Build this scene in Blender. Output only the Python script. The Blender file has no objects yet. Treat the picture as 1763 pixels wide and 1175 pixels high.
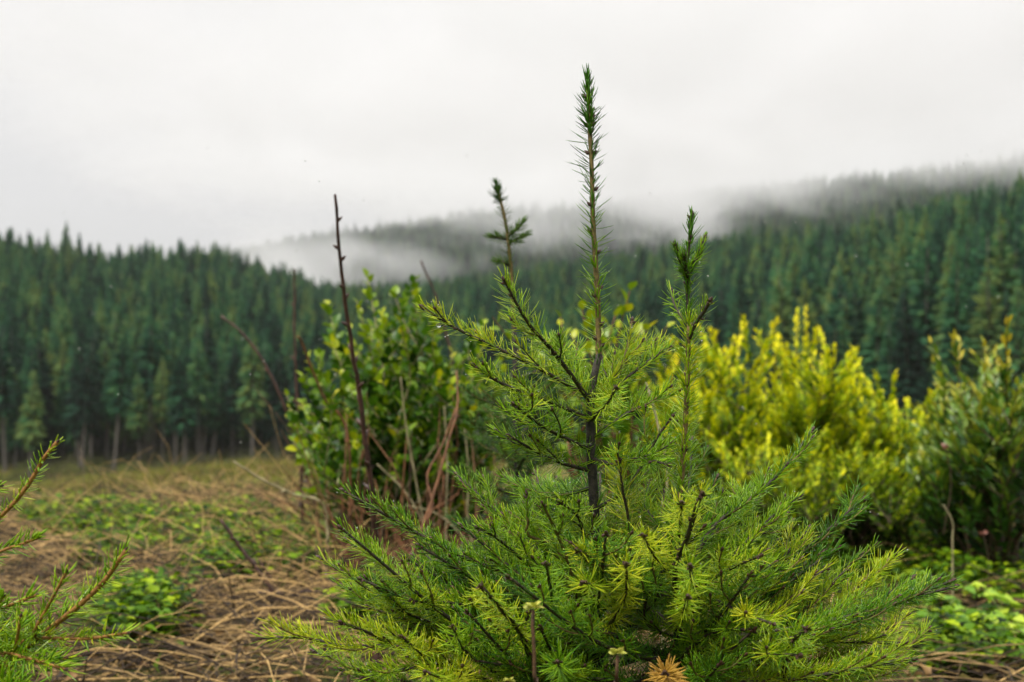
import bpy, math, random
import numpy as np
from mathutils import Vector, Matrix

# ------------------------------------------------------------------ camera, world, sun, exposure
sc = bpy.context.scene
C = sc.collection
RNG = np.random.default_rng(11)
random.seed(11)
CAM_H = 0.60
FPX = 2448.5            # focal length in photo pixels (50 mm on 36 mm, 1763 px)
HOR = 640.0             # photo row of the horizon
PITCH = math.atan((HOR - 587.5) / FPX)

cam_d = bpy.data.cameras.new('camera')
cam = bpy.data.objects.new('camera', cam_d)
C.objects.link(cam)
cam.location = (0, 0, CAM_H)
cam.rotation_euler = (math.pi / 2 + PITCH, 0, 0)
cam_d.lens = 50
cam_d.sensor_width = 36
cam_d.clip_start = 0.02
cam_d.clip_end = 9000
cam_d.dof.use_dof = True
cam_d.dof.focus_distance = 1.38
cam_d.dof.aperture_fstop = 8.0
cam_d.dof.aperture_blades = 8
sc.camera = cam

SUN_EL, SUN_AZ = math.radians(58), math.radians(-140)   # azimuth from +Y, clockwise
w = bpy.data.worlds.new('World')
sc.world = w
w.use_nodes = True
nt = w.node_tree
nt.nodes.clear()
def N(t, kind, **kw):
    n = t.nodes.new(kind)
    for k, v in kw.items():
        setattr(n, k, v)
    return n
def setin(n, **kw):
    for k, v in kw.items():
        n.inputs[k.replace('_', ' ')].default_value = v
def M_(t, op, a, b=None, c=None, clamp=False):
    n = t.nodes.new('ShaderNodeMath')
    n.operation = op
    n.use_clamp = clamp
    for i, v in enumerate((a, b, c)):
        if v is None: continue
        if isinstance(v, (int, float)): n.inputs[i].default_value = v
        else: t.links.new(v, n.inputs[i])
    return n.outputs[0]
tc = N(nt, 'ShaderNodeTexCoord')
sep = N(nt, 'ShaderNodeSeparateXYZ')
nt.links.new(tc.outputs['Generated'], sep.inputs[0])
zc = M_(nt, 'MAXIMUM', sep.outputs['Z'], 0.0)
ns = N(nt, 'ShaderNodeTexNoise')
setin(ns, Scale=2.2, Detail=3.0, Roughness=0.5)
mp = N(nt, 'ShaderNodeMapping'); mp.inputs['Scale'].default_value = (1, 1, 2.6)
nt.links.new(tc.outputs['Generated'], mp.inputs[0]); nt.links.new(mp.outputs[0], ns.inputs['Vector'])
nz = M_(nt, 'MULTIPLY_ADD', ns.outputs['Fac'], 0.10, 0.95)
# overcast sky: brightness rises from the horizon to three times as much overhead
lum = M_(nt, 'MULTIPLY', M_(nt, 'MULTIPLY_ADD', zc, 0.357, 0.233), nz)
colr = N(nt, 'ShaderNodeVectorMath', operation='SCALE')
colr.inputs[0].default_value = (1.0, 0.992, 0.995)
nt.links.new(lum, colr.inputs['Scale'])
sky = N(nt, 'ShaderNodeTexSky', sky_type='NISHITA', sun_disc=False, sun_elevation=SUN_EL, sun_rotation=SUN_AZ)
bg1 = N(nt, 'ShaderNodeBackground'); bg1.inputs['Strength'].default_value = 0.05
bg2 = N(nt, 'ShaderNodeBackground'); bg2.inputs['Strength'].default_value = 1.0
nt.links.new(sky.outputs[0], bg1.inputs[0]); nt.links.new(colr.outputs[0], bg2.inputs[0])
mx = N(nt, 'ShaderNodeMixShader'); mx.inputs[0].default_value = 0.97
nt.links.new(bg1.outputs[0], mx.inputs[1]); nt.links.new(bg2.outputs[0], mx.inputs[2])
wo = N(nt, 'ShaderNodeOutputWorld')
nt.links.new(mx.outputs[0], wo.inputs[0])

sun_d = bpy.data.lights.new('sun', 'SUN')
sun_d.energy = 1.5
sun_d.angle = math.radians(14)
sun_d.color = (1.0, 0.95, 0.86)
sun = bpy.data.objects.new('sun', sun_d)
C.objects.link(sun)
sdir = Vector((math.sin(SUN_AZ) * math.cos(SUN_EL), math.cos(SUN_AZ) * math.cos(SUN_EL), math.sin(SUN_EL)))
sun.rotation_euler = sdir.to_track_quat('Z', 'Y').to_euler()

vs = sc.view_settings
vs.view_transform = 'Standard'; vs.look = 'None'; vs.gamma = 1.0; vs.exposure = 1.45; vs.use_curve_mapping = False
cy = sc.cycles
cy.use_denoising = True
cy.max_bounces = 8; cy.diffuse_bounces = 3; cy.glossy_bounces = 2; cy.transmission_bounces = 4
cy.transparent_max_bounces = 6; cy.volume_bounces = 4
cy.caustics_reflective = False; cy.caustics_refractive = False
cy.sample_clamp_indirect = 4.0

# ------------------------------------------------------------------ pixel row/column + depth -> world point
ca, sa = math.cos(PITCH), math.sin(PITCH)
def P(px, py, d):
    x = (px - 881.5) / FPX; y = -(py - 587.5) / FPX
    return np.array([x * d, d * (ca - y * sa), CAM_H + d * (sa + y * ca)])

# ------------------------------------------------------------------ terrain
R1 = np.array([  # photo column of a bearing : wood edge (distance, row), first ridge (distance, row), far ridge row
    [-400, 205, 838, 500, 480, 640], [0, 215, 834, 520, 505, 640], [200, 220, 814, 520, 533, 600],
    [370, 225, 798, 520, 522, 455], [430, 225, 794, 560, 540, 445], [600, 225, 797, 700, 555, 402],
    [760, 225, 797, 700, 546, 366], [900, 220, 797, 700, 530, 358], [1050, 215, 797, 660, 515, 350],
    [1150, 205, 795, 610, 515, 350], [1300, 190, 792, 530, 506, 342], [1450, 175, 790, 480, 506, 330],
    [1600, 165, 790, 460, 474, 312], [1763, 160, 790, 450, 448, 292], [2150, 160, 790, 450, 410, 270]], float)
NEAR = [(0, 0), (3, 0), (5.5, 0.0), (8, -.25), (15, -.95)]
def terrain_raw(x, y):
    x = np.atleast_1d(np.asarray(x, float)); y = np.atleast_1d(np.asarray(y, float))
    d = np.hypot(x, y)
    yy = np.maximum(y, 0.15 * d + 1e-6)
    px = 881.5 + FPX * x / yy
    px = np.clip(px, R1[0, 0], R1[-1, 0])
    T = [np.interp(px, R1[:, 0], R1[:, k]) for k in range(1, 6)]
    zz = lambda dd, row: CAM_H + dd * (HOR - row) / FPX
    ks = [(np.full_like(d, a), np.full_like(d, b)) for a, b in NEAR]
    ks.append((np.full_like(d, 40.), zz(40., T[1] + 34)))
    ks.append((np.full_like(d, 100.), zz(100., T[1] + 13)))
    ks.append((T[0], zz(T[0], T[1])))
    ks.append((T[2], zz(T[2], T[3])))
    ks.append((T[2] * 1.25, zz(T[2] * 1.25, T[3] + 40)))
    ks.append((np.full_like(d, 1000.), zz(1000., 630.)))
    ks.append((np.full_like(d, 1500.), zz(1500., T[4] + 16)))
    ks.append((np.full_like(d, 1750.), zz(1750., T[4] + 60)))
    ks.append((np.full_like(d, 2600.), zz(2600., 600.)))
    z = np.zeros_like(d)
    for (a, za), (b, zb) in zip(ks[:-1], ks[1:]):
        m = (d >= a) & (d < b)
        t = (d - a) / np.maximum(b - a, 1e-6)
        z = np.where(m, za + (zb - za) * t, z)
    z = np.where(d >= 2600, ks[-1][1], z)
    return z
def wav(x, y, s, seed):
    r = np.random.default_rng(seed)
    o = 0
    for k in range(7):
        a = r.uniform(0, 2 * math.pi); f = s * r.uniform(.6, 1.7); p = r.uniform(0, 6.28)
        o = o + np.sin((x * math.cos(a) + y * math.sin(a)) * f + p)
    return o / 7
def terrain(x, y):
    d = np.hypot(x, y)
    z = terrain_raw(x, y)
    z = z + wav(x, y, 2.2, 3) * .085 * np.clip(d / 3, 0, 1) + wav(x, y, 9., 4) * .012
    z = z + wav(x, y, .35, 5) * .22 * np.clip((d - 9) / 20, 0, 1)
    z = z + wav(x, y, .02, 6) * 5. * np.clip((d - 260) / 200, 0, 1) + wav(x, y, .008, 7) * 14 * np.clip((d - 900) / 300, 0, 1)
    return z
def tz(x, y): return float(terrain(x, y)[0])

# ------------------------------------------------------------------ mesh helpers
def tri_mesh(name, V, F, attrs=None, smooth=True):
    V = np.ascontiguousarray(V, np.float32); F = np.ascontiguousarray(F, np.int32)
    me = bpy.data.meshes.new(name)
    me.vertices.add(len(V)); me.vertices.foreach_set('co', V.ravel())
    k = F.shape[1]
    me.loops.add(F.size); me.loops.foreach_set('vertex_index', F.ravel())
    me.polygons.add(len(F)); me.polygons.foreach_set('loop_start', np.arange(0, F.size, k, dtype=np.int32))
    me.polygons.foreach_set('loop_total', np.full(len(F), k, np.int32))
    me.polygons.foreach_set('use_smooth', np.full(len(F), smooth, bool))
    me.update(calc_edges=True)
    if attrs:
        for an, av in attrs.items():
            a = me.attributes.new(an, 'FLOAT', 'POINT'); a.data.foreach_set('value', np.ascontiguousarray(av, np.float32))
    return me
def link(name, me, mat=None, parent=None, **props):
    o = bpy.data.objects.new(name, me)
    C.objects.link(o)
    if mat is not None and me is not None and len(me.materials) == 0: me.materials.append(mat)
    if parent is not None:
        o.parent = parent
        o.matrix_parent_inverse = Matrix.Translation(-parent.location)
    for k, v in props.items(): o[k] = v
    return o
def thing(name, loc, label, cat, group=None):
    o = bpy.data.objects.new(name, None); C.objects.link(o); o.location = loc
    o.empty_display_size = .1
    o['label'] = label; o['category'] = cat
    if group: o['group'] = group
    return o
class Geo:
    def __init__(s): s.V = []; s.F = []; s.T = []; s.n = 0
    def add(s, V, F, t=0.5):
        V = np.asarray(V, float).reshape(-1, 3); F = np.asarray(F, int).reshape(-1, 3)
        s.V.append(V); s.F.append(F + s.n); s.n += len(V)
        s.T.append(np.full(len(V), t) if np.isscalar(t) else np.asarray(t, float))
    def mesh(s, name, smooth=True):
        if not s.V: return None
        return tri_mesh(name, np.concatenate(s.V), np.concatenate(s.F), {'tint': np.concatenate(s.T)}, smooth)
def unit(v):
    v = np.asarray(v, float); return v / np.maximum(np.linalg.norm(v, axis=-1, keepdims=True), 1e-12)
def smooth_path(pts, n):
    p = np.asarray(pts, float)
    if len(p) == 2: p = np.array([p[0], (p[0] + p[1]) / 2, p[1]])
    seg = np.r_[0, np.cumsum(np.linalg.norm(np.diff(p, axis=0), axis=1))]
    q = np.vstack([2 * p[0] - p[1], p, 2 * p[-1] - p[-2]])
    out = []
    for s in np.linspace(0, seg[-1], n):
        i = min(np.searchsorted(seg, s, 'right') - 1, len(p) - 2)
        t = (s - seg[i]) / max(seg[i + 1] - seg[i], 1e-9)
        a, b, c, d = q[i], q[i + 1], q[i + 2], q[i + 3]
        out.append(.5 * ((2 * b) + (c - a) * t + (2 * a - 5 * b + 4 * c - d) * t * t + (3 * b - a - 3 * c + d) * t ** 3))
    return np.array(out)
def frames(Pt):
    T = unit(np.gradient(Pt, axis=0))
    up = np.array([0, 0, 1.]) if abs(T[0][2]) < .9 else np.array([0, -1., 0])
    A = []; a = unit(np.cross(T[0], up))
    for t in T:
        a = unit(a - t * np.dot(a, t)); A.append(a)
    A = np.array(A); return T, A, np.cross(T, A)
def tube(g, Pt, r, sides=6, t=.5, lump=0.0):
    Pt = np.asarray(Pt, float); n = len(Pt)
    r = np.broadcast_to(r, n) if np.ndim(r) else np.full(n, r)
    T, A, B = frames(Pt)
    an = np.arange(sides) * 2 * math.pi / sides
    rr = r[:, None] * (1 + lump * RNG.normal(size=(n, sides)))
    V = Pt[:, None, :] + rr[..., None] * (np.cos(an)[None, :, None] * A[:, None, :] + np.sin(an)[None, :, None] * B[:, None, :])
    i = np.arange(n - 1)[:, None] * sides; j = np.arange(sides)[None, :]; j2 = (j + 1) % sides
    a, b, c, d = i + j, i + j2, i + sides + j2, i + sides + j
    F = np.concatenate([np.stack([a, b, c], -1).reshape(-1, 3), np.stack([a, c, d], -1).reshape(-1, 3)])
    V = V.reshape(-1, 3)
    tipi = len(V); V = np.vstack([V, Pt[-1] + T[-1] * r[-1]])
    k = (n - 1) * sides
    F = np.vstack([F, np.stack([k + np.arange(sides), k + (np.arange(sides) + 1) % sides, np.full(sides, tipi)], -1)])
    g.add(V, F, t)

# ------------------------------------------------------------------ materials
def mat(name):
    m = bpy.data.materials.new(name); m.use_nodes = True
    t = m.node_tree; t.nodes.clear()
    out = t.nodes.new('ShaderNodeOutputMaterial')
    return m, t, out
def ramp(t, fac, stops):
    r = t.nodes.new('ShaderNodeValToRGB')
    e = r.color_ramp.elements
    while len(e) < len(stops): e.new(.5)
    for q, (p_, c) in zip(e, stops):
        q.position = p_; q.color = (*c, 1)
    if fac is not None: t.links.new(fac, r.inputs[0])
    return r.outputs[0]
def attr(t, name):
    a = t.nodes.new('ShaderNodeAttribute'); a.attribute_name = name; return a.outputs['Fac']
def noise(t, scale, detail=3, coord='Object', rough=.55):
    c = t.nodes.new('ShaderNodeTexCoord'); n = t.nodes.new('ShaderNodeTexNoise')
    setin(n, Scale=scale, Detail=detail, Roughness=rough)
    t.links.new(c.outputs[coord], n.inputs['Vector']); return n.outputs['Fac']
def leafy(name, stops, rough=.35, trans=.35, nscale=0, spec=.5, use='tint', namp=.3, hue_obj=0.0, coat=0.0, bump=0):
    m, t, out = mat(name)
    f = attr(t, use) if use else None
    if nscale:
        nn = M_(t, 'MULTIPLY_ADD', noise(t, nscale), namp, -namp / 2)
        f = M_(t, 'ADD', f, nn) if f is not None else nn
    if hue_obj:
        oi = t.nodes.new('ShaderNodeObjectInfo')
        f = M_(t, 'ADD', f, M_(t, 'MULTIPLY_ADD', oi.outputs['Random'], hue_obj, -hue_obj / 2))
    col = ramp(t, f, stops)
    p = t.nodes.new('ShaderNodeBsdfPrincipled')
    setin(p, Roughness=rough)
    p.inputs['Specular IOR Level'].default_value = spec
    p.inputs['Coat Weight'].default_value = coat; p.inputs['Coat Roughness'].default_value = .12
    t.links.new(col, p.inputs['Base Color'])
    if bump:
        b = t.nodes.new('ShaderNodeBump'); b.inputs['Strength'].default_value = .5; b.inputs['Distance'].default_value = .002
        t.links.new(noise(t, bump, 2), b.inputs['Height']); t.links.new(b.outputs[0], p.inputs['Normal'])
    if trans:
        tr = t.nodes.new('ShaderNodeBsdfTranslucent'); t.links.new(col, tr.inputs[0])
        mxs = t.nodes.new('ShaderNodeMixShader'); mxs.inputs[0].default_value = trans
        t.links.new(p.outputs[0], mxs.inputs[1]); t.links.new(tr.outputs[0], mxs.inputs[2])
        t.links.new(mxs.outputs[0], out.inputs[0])
    else: t.links.new(p.outputs[0], out.inputs[0])
    return m
def bark(name, c0, c1, scale, rough=.7, bump=.0008, use=None):
    m, t, out = mat(name)
    f = noise(t, scale, 4)
    if use: f = M_(t, 'ADD', M_(t, 'MULTIPLY', f, .5), M_(t, 'MULTIPLY', attr(t, use), .5))
    col = ramp(t, f, [(.3, c0), (.7, c1)])
    p = t.nodes.new('ShaderNodeBsdfPrincipled'); setin(p, Roughness=rough)
    t.links.new(col, p.inputs['Base Color'])
    b = t.nodes.new('ShaderNodeBump'); b.inputs['Strength'].default_value = .8; b.inputs['Distance'].default_value = bump
    t.links.new(noise(t, scale * 3, 4), b.inputs['Height']); t.links.new(b.outputs[0], p.inputs['Normal'])
    t.links.new(p.outputs[0], out.inputs[0]); return m
M = {}
M['needle'] = leafy('fir_needle', [(0, (.010, .055, .005)), (.3, (.075, .25, .007)), (.6, (.30, .52, .010)), (1, (.78, .78, .03))], .30, .34, spec=.45, coat=.12)
M['needle_dull'] = leafy('fir_needle_far', [(0, (.010, .045, .004)), (.4, (.05, .15, .006)), (.7, (.16, .30, .010)), (1, (.34, .44, .02))], .4, .3)
M['gold'] = leafy('dead_needle', [(0, (.35, .16, .02)), (1, (.75, .48, .07))], .4, .3)
M['twig_dark'] = bark('dark_fir_twig', (.012, .010, .007), (.06, .042, .022), 220)
M['twig_olive'] = bark('olive_fir_twig', (.055, .040, .010), (.21, .15, .035), 260)
M['twig_orange'] = bark('orange_fir_twig', (.16, .065, .012), (.38, .19, .04), 260)
M['trunk'] = bark('fir_trunk_bark', (.008, .007, .006), (.06, .05, .036), 160, bump=.0015)
M['bud'] = bark('fir_bud', (.02, .008, .006), (.11, .045, .025), 500, rough=.35)
M['dead'] = bark('dead_stalk', (.030, .016, .006), (.62, .40, .15), 14, use='tint')
M['darkstick'] = bark('dark_bare_stem', (.014, .007, .006), (.10, .045, .030), 60, rough=.5)
M['redstem'] = bark('reddish_stem', (.06, .022, .008), (.24, .10, .035), 40)
M['bushstem'] = bark('bush_stem', (.03, .018, .010), (.10, .06, .03), 40)
M['stalk'] = bark('budding_stalk', (.035, .018, .007), (.13, .065, .022), 200)
M['palestem'] = bark('pale_stem', (.15, .13, .06), (.42, .36, .20), 40)
M['shrub_leaf'] = leafy('evergreen_shrub_leaf', [(0, (.006, .028, .003)), (.4, (.065, .17, .006)), (.75, (.26, .38, .008)), (1, (.58, .56, .010))], .38, .32, spec=.4, nscale=30, namp=.15)
M['yellow_leaf'] = leafy('yellow_shrub_leaf', [(0, (.014, .05, .004)), (.3, (.11, .21, .006)), (.55, (.33, .45, .005)), (.8, (.74, .74, .007)), (1, (.92, .82, .015))], .6, .38, spec=.25, nscale=20, namp=.12)
M['serrate_leaf'] = leafy('narrow_dull_leaf', [(0, (.012, .045, .010)), (.4, (.05, .14, .016)), (.75, (.20, .30, .02)), (1, (.60, .48, .03))], .4, .3, nscale=30, namp=.15)
M['herb_leaf'] = leafy('herb_leaf', [(0, (.010, .032, .002)), (.5, (.085, .20, .003)), (1, (.42, .56, .008))], .6, .35, spec=.25)
M['bramble_leaf'] = leafy('bramble_leaf', [(0, (.03, .10, .01)), (.5, (.18, .38, .015)), (1, (.50, .64, .04))], .38, .35, nscale=40, namp=.2)
M['catkin'] = leafy('opening_bud', [(0, (.35, .38, .04)), (1, (.62, .60, .12))], .5, .3)
M['pink'] = leafy('faded_blossom', [(0, (.22, .07, .045)), (1, (.55, .28, .22))], .5, .3)
M['crown'] = leafy('conifer_crown', [(0, (.003, .013, .008)), (.35, (.010, .056, .028)), (.65, (.036, .128, .044)), (1, (.130, .180, .040))], .8, .15, nscale=.35, namp=.5, hue_obj=.8, spec=.2)
M['ftrunk'] = bark('conifer_trunk', (.04, .035, .03), (.15, .13, .12), 3, bump=.02)
m, t, out = mat('water'); p = t.nodes.new('ShaderNodeBsdfPrincipled')
setin(p, Roughness=.0, IOR=1.33); p.inputs['Transmission Weight'].default_value = 1; p.inputs['Base Color'].default_value = (1, 1, 1, 1)
t.links.new(p.outputs[0], out.inputs[0]); M['water'] = m

# ground
m, t, out = mat('ground'); M['ground'] = m
geo = t.nodes.new('ShaderNodeNewGeometry')
vl = t.nodes.new('ShaderNodeVectorMath'); vl.operation = 'LENGTH'; t.links.new(geo.outputs['Position'], vl.inputs[0])
dist = vl.outputs['Value']
def pnoise(scale, detail=4, rough=.6):
    n = t.nodes.new('ShaderNodeTexNoise'); setin(n, Scale=scale, Detail=detail, Roughness=rough)
    t.links.new(geo.outputs['Position'], n.inputs['Vector']); return n.outputs['Fac']
near = ramp(t, pnoise(3.5, 6, .7), [(.28, (.010, .007, .003)), (.45, (.050, .030, .012)), (.56, (.050, .075, .008)), (.72, (.13, .085, .030))])
far = ramp(t, pnoise(.14, 7, .72), [(.30, (.025, .022, .008)), (.42, (.085, .075, .014)), (.52, (.10, .13, .010)), (.62, (.19, .13, .030)), (.75, (.11, .12, .014))])
wood = ramp(t, pnoise(.05), [(.3, (.012, .014, .008)), (.7, (.030, .030, .015))])
def mixc(f, a, b):
    x = t.nodes.new('ShaderNodeMix'); x.data_type = 'RGBA'
    t.links.new(f, x.inputs[0]); t.links.new(a, x.inputs[6]); t.links.new(b, x.inputs[7]); return x.outputs[2]
f1 = M_(t, 'MULTIPLY_ADD', dist, 1 / 8., -1.1, clamp=True)
f2 = M_(t, 'MULTIPLY_ADD', dist, 1 / 20., -11.0, clamp=True)
col = mixc(f2, mixc(f1, near, far), wood)
p = t.nodes.new('ShaderNodeBsdfPrincipled'); setin(p, Roughness=.9); p.inputs['Specular IOR Level'].default_value = .2
t.links.new(col, p.inputs['Base Color'])
b = t.nodes.new('ShaderNodeBump'); b.inputs['Distance'].default_value = .03; b.inputs['Strength'].default_value = .9
t.links.new(pnoise(25, 5), b.inputs['Height']); t.links.new(b.outputs[0], p.inputs['Normal'])
t.links.new(p.outputs[0], out.inputs[0])
m, t, out = mat('gravel'); M['gravel'] = m
p = t.nodes.new('ShaderNodeBsdfPrincipled'); setin(p, Roughness=.9)
t.links.new(ramp(t, noise(t, 3, 6), [(.3, (.13, .125, .125)), (.7, (.27, .26, .26))]), p.inputs['Base Color']); t.links.new(p.outputs[0], out.inputs[0])

# ------------------------------------------------------------------ ground sheet
az = np.concatenate([np.radians(np.linspace(-30, 30, 161)), np.radians(np.linspace(33, 327, 60))])
rad = np.concatenate([np.linspace(.3, 8, 60), np.geomspace(8.3, 240, 90), np.linspace(246, 760, 60), np.linspace(780, 2600, 60)])
AZ, RD = np.meshgrid(az, rad)
X = RD * np.sin(AZ); Y = RD * np.cos(AZ)
Z = terrain(X.ravel(), Y.ravel())
V = np.column_stack([X.ravel(), Y.ravel(), Z])
na, nr = len(az), len(rad)
i, j = np.meshgrid(np.arange(nr - 1), np.arange(na), indexing='ij'); j2 = (j + 1) % na
Q = np.stack([i * na + j, (i + 1) * na + j, (i + 1) * na + j2, i * na + j2], -1).reshape(-1, 4)[:, ::-1]
T3 = np.concatenate([Q[:, [0, 1, 2]], Q[:, [0, 2, 3]]])
V = np.vstack([V, [0, 0, tz(0., .01)]]); ci = len(V) - 1
jj = np.arange(na)
T3 = np.vstack([T3, np.stack([np.full(na, ci), (jj + 1) % na, jj], -1)])
link('ground', tri_mesh('ground', V, T3), M['ground'], kind='structure')
# gravel road seen at the meadow's side
g = Geo(); path = smooth_path([(-60, 44, 0), (-30, 44, 0), (-20, 47, 0), (-17.5, 53, 0), (-24, 66, 0), (-60, 90, 0)], 60)
T, A, B = frames(path); L_ = path + A * 2.2; R_ = path - A * 2.2
rows = np.stack([L_, path, R_], 1).reshape(-1, 3); rows[:, 2] = terrain(rows[:, 0], rows[:, 1]) + .10
ff = []
for k in range(59):
    for c in range(2):
        a = k * 3 + c; ff += [(a, a + 3, a + 4), (a, a + 4, a + 1)]
g.add(rows, ff); link('gravel_road', g.mesh('gravel_road'), M['gravel'], kind='structure')

# ------------------------------------------------------------------ the air
def box(lo, hi):
    V = np.array([(x, y, z) for x in (lo[0], hi[0]) for y in (lo[1], hi[1]) for z in (lo[2], hi[2])], float)
    F = [(0, 1, 3), (0, 3, 2), (4, 6, 7), (4, 7, 5), (0, 4, 5), (0, 5, 1), (2, 3, 7), (2, 7, 6), (0, 2, 6), (0, 6, 4), (1, 5, 7), (1, 7, 3)]
    return V, F
zmin, zmax = float(V[:, 2].min()), float(V[:, 2].max())
m, t, out = mat('haze'); v = t.nodes.new('ShaderNodeVolumePrincipled')
v.inputs['Color'].default_value = (.97, .98, 1.0, 1); v.inputs['Density'].default_value = 0.75e-4; v.inputs['Anisotropy'].default_value = .0
t.links.new(v.outputs[0], out.inputs['Volume'])
bv, bf = box((-2700, -2700, zmin - 1.5), (2700, 2700, max(zmax + 45, 330)))
link('haze', tri_mesh('haze', bv, np.array(bf), smooth=False), m, kind='stuff')
# drifting mist and cloud base round the far hill
m, t, out = mat('mist'); v = t.nodes.new('ShaderNodeVolumePrincipled')
v.inputs['Color'].default_value = (.99, .99, 1.0, 1)
geo = t.nodes.new('ShaderNodeNewGeometry'); sp = t.nodes.new('ShaderNodeSeparateXYZ'); t.links.new(geo.outputs['Position'], sp.inputs[0])
mpn = t.nodes.new('ShaderNodeMapping'); mpn.inputs['Scale'].default_value = (.0095, .005, .016); mpn.inputs['Rotation'].default_value = (0, math.radians(28), 0)
t.links.new(geo.outputs['Position'], mpn.inputs[0])
nn = t.nodes.new('ShaderNodeTexNoise'); setin(nn, Scale=1.0, Detail=4.0, Roughness=.62, Distortion=.6); t.links.new(mpn.outputs[0], nn.inputs['Vector'])
nf = nn.outputs['Fac']
# cloud base height rises towards +x
dx = M_(t, 'SUBTRACT', sp.outputs['X'], 90.)
zb = M_(t, 'ADD', M_(t, 'MULTIPLY', M_(t, 'MAXIMUM', dx, 0.0), .13), M_(t, 'MULTIPLY_ADD', M_(t, 'MINIMUM', dx, 0.0), -.12, 116.))
h = M_(t, 'ADD', M_(t, 'SUBTRACT', sp.outputs['Z'], zb), M_(t, 'MULTIPLY_ADD', nf, 170., -85.))
upr = M_(t, 'MULTIPLY', h, 1 / 62., clamp=True)
fade = M_(t, 'MULTIPLY_ADD', sp.outputs['Z'], -1 / 50., 240 / 50., clamp=True)
ceil_d = M_(t, 'MULTIPLY', M_(t, 'MULTIPLY', upr, fade), .0070)
tot = ceil_d
patch = M_(t, 'MULTIPLY_ADD', nf, 6.0, -2.7, clamp=True)
for (px, py, d, rx, ry, rz, s) in [(455, 475, 690, 42, 100, 22, .018), (640, 470, 800, 60, 90, 18, .008), (420, 485, 1000, 80, 120, 30, .010), (520, 455, 1200, 80, 130, 36, .010), (610, 430, 1300, 80, 110, 36, .014), (790, 400, 1320, 80, 110, 28, .014), (700, 450, 1150, 80, 110, 22, .006),
                               (1150, 395, 1250, 60, 110, 36, .018), (960, 410, 1250, 80, 100, 24, .006)]:
    c = P(px, py, d)
    sub = t.nodes.new('ShaderNodeVectorMath'); sub.operation = 'SUBTRACT'; t.links.new(geo.outputs['Position'], sub.inputs[0]); sub.inputs[1].default_value = tuple(c)
    dv = t.nodes.new('ShaderNodeVectorMath'); dv.operation = 'DIVIDE'; t.links.new(sub.outputs[0], dv.inputs[0]); dv.inputs[1].default_value = (rx, ry, rz)
    ln = t.nodes.new('ShaderNodeVectorMath'); ln.operation = 'LENGTH'; t.links.new(dv.outputs[0], ln.inputs[0])
    gq = M_(t, 'SUBTRACT', 1.0, M_(t, 'POWER', M_(t, 'MINIMUM', ln.outputs['Value'], 1.0), 2.0), clamp=True)
    tot = M_(t, 'ADD', tot, M_(t, 'MULTIPLY', M_(t, 'MULTIPLY', gq, M_(t, 'ADD', patch, .08)), s))
t.links.new(tot, v.inputs['Density']); t.links.new(v.outputs[0], out.inputs['Volume'])
m.cycles.volume_step_rate = .27
bv, bf = box((-420, 560, -25), (900, 1640, 245))
link('mist', tri_mesh('mist', bv, np.array(bf), smooth=False), m, kind='stuff')

# ------------------------------------------------------------------ far forest
def conifer_mesh(seed, H=25., base=.12, Rm=3.3, tiers=30):
    r = np.random.default_rng(seed); g = Geo()
    for k in range(tiers):
        u = k / (tiers - 1)
        z = H * (base + (1 - base) * u ** .93)
        R = Rm * (1 - u) ** .75 * min(1, .45 + 3 * u) + .18
        nb = 15 if u < .7 else 9
        for q in range(nb):
            a = r.uniform(0, 2 * math.pi); L = R * r.uniform(.55, 1.15)
            if r.random() < .12: continue
            dr = np.array([math.cos(a), math.sin(a), 0]); sd = np.array([-dr[1], dr[0], 0])
            wd = L * r.uniform(.07, .17); drop = L * r.uniform(.25, .75) * (1 - .8 * u); rise = u * .35 * L
            zz = z + r.uniform(-.7, .7)
            b0 = np.array([0, 0, zz]); mid = b0 + dr * L * .55 + np.array([0, 0, -drop * .3 + rise * .6]); tip = b0 + dr * L + np.array([0, 0, -drop + rise])
            l = mid + sd * wd - np.array([0, 0, .3 * wd + .15]); rr = mid - sd * wd - np.array([0, 0, .3 * wd + .15])
            low = b0 + dr * L * .5 - np.array([0, 0, .35 + .2 * L])
            tt = np.clip(.5 + r.normal() * .12, 0, 1)
            g.add([b0, l, tip, rr, mid + np.array([0, 0, .08]), low], [(0, 1, 4), (1, 2, 4), (2, 3, 4), (3, 0, 4), (0, 5, 2)], tt)
    tip = np.array([0, 0, H * 1.035]); g.add([tip, (.12, 0, H * .96), (-.06, .1, H * .96), (-.06, -.1, H * .96)], [(0, 1, 2), (0, 2, 3), (0, 3, 1)])
    return g.mesh('conifer_crown')
def trunk_mesh(H, r0):
    g = Geo(); z = np.linspace(-1.5, H * .97, 6); tube(g, np.column_stack([np.sin(z * .2) * .08, np.cos(z * .15) * .08, z]), r0 * (1 - z / H * .92), 6); return g.mesh('conifer_trunk')
crowns = [conifer_mesh(s, H, b, R, tr) for s, H, b, R, tr in [(1, 25, .10, 4.5, 34), (2, 27, .14, 4.0, 36), (3, 22, .08, 4.7, 30), (4, 26, .20, 4.2, 34), (5, 24, .06, 5.6, 30), (6, 21, .15, 5.0, 26), (7, 27, .30, 3.4, 30)]]
hi_crowns = [conifer_mesh(s, H, b, R, tr) for s, H, b, R, tr in [(11, 23, .34, 4.0, 28), (12, 25, .44, 3.6, 28), (13, 21, .28, 4.2, 26)]]
trunks = [trunk_mesh(25, .30), trunk_mesh(27, .3), trunk_mesh(22, .28), trunk_mesh(26, .3), trunk_mesh(24, .3), trunk_mesh(21, .3), trunk_mesh(27, .3)]
hi_trunks = [trunk_mesh(23, .34), trunk_mesh(25, .34), trunk_mesh(21, .3)]
for me in crowns + hi_crowns: me.materials.append(M['crown'])
for me in trunks + hi_trunks: me.materials.append(M['ftrunk'])
cand = []
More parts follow.
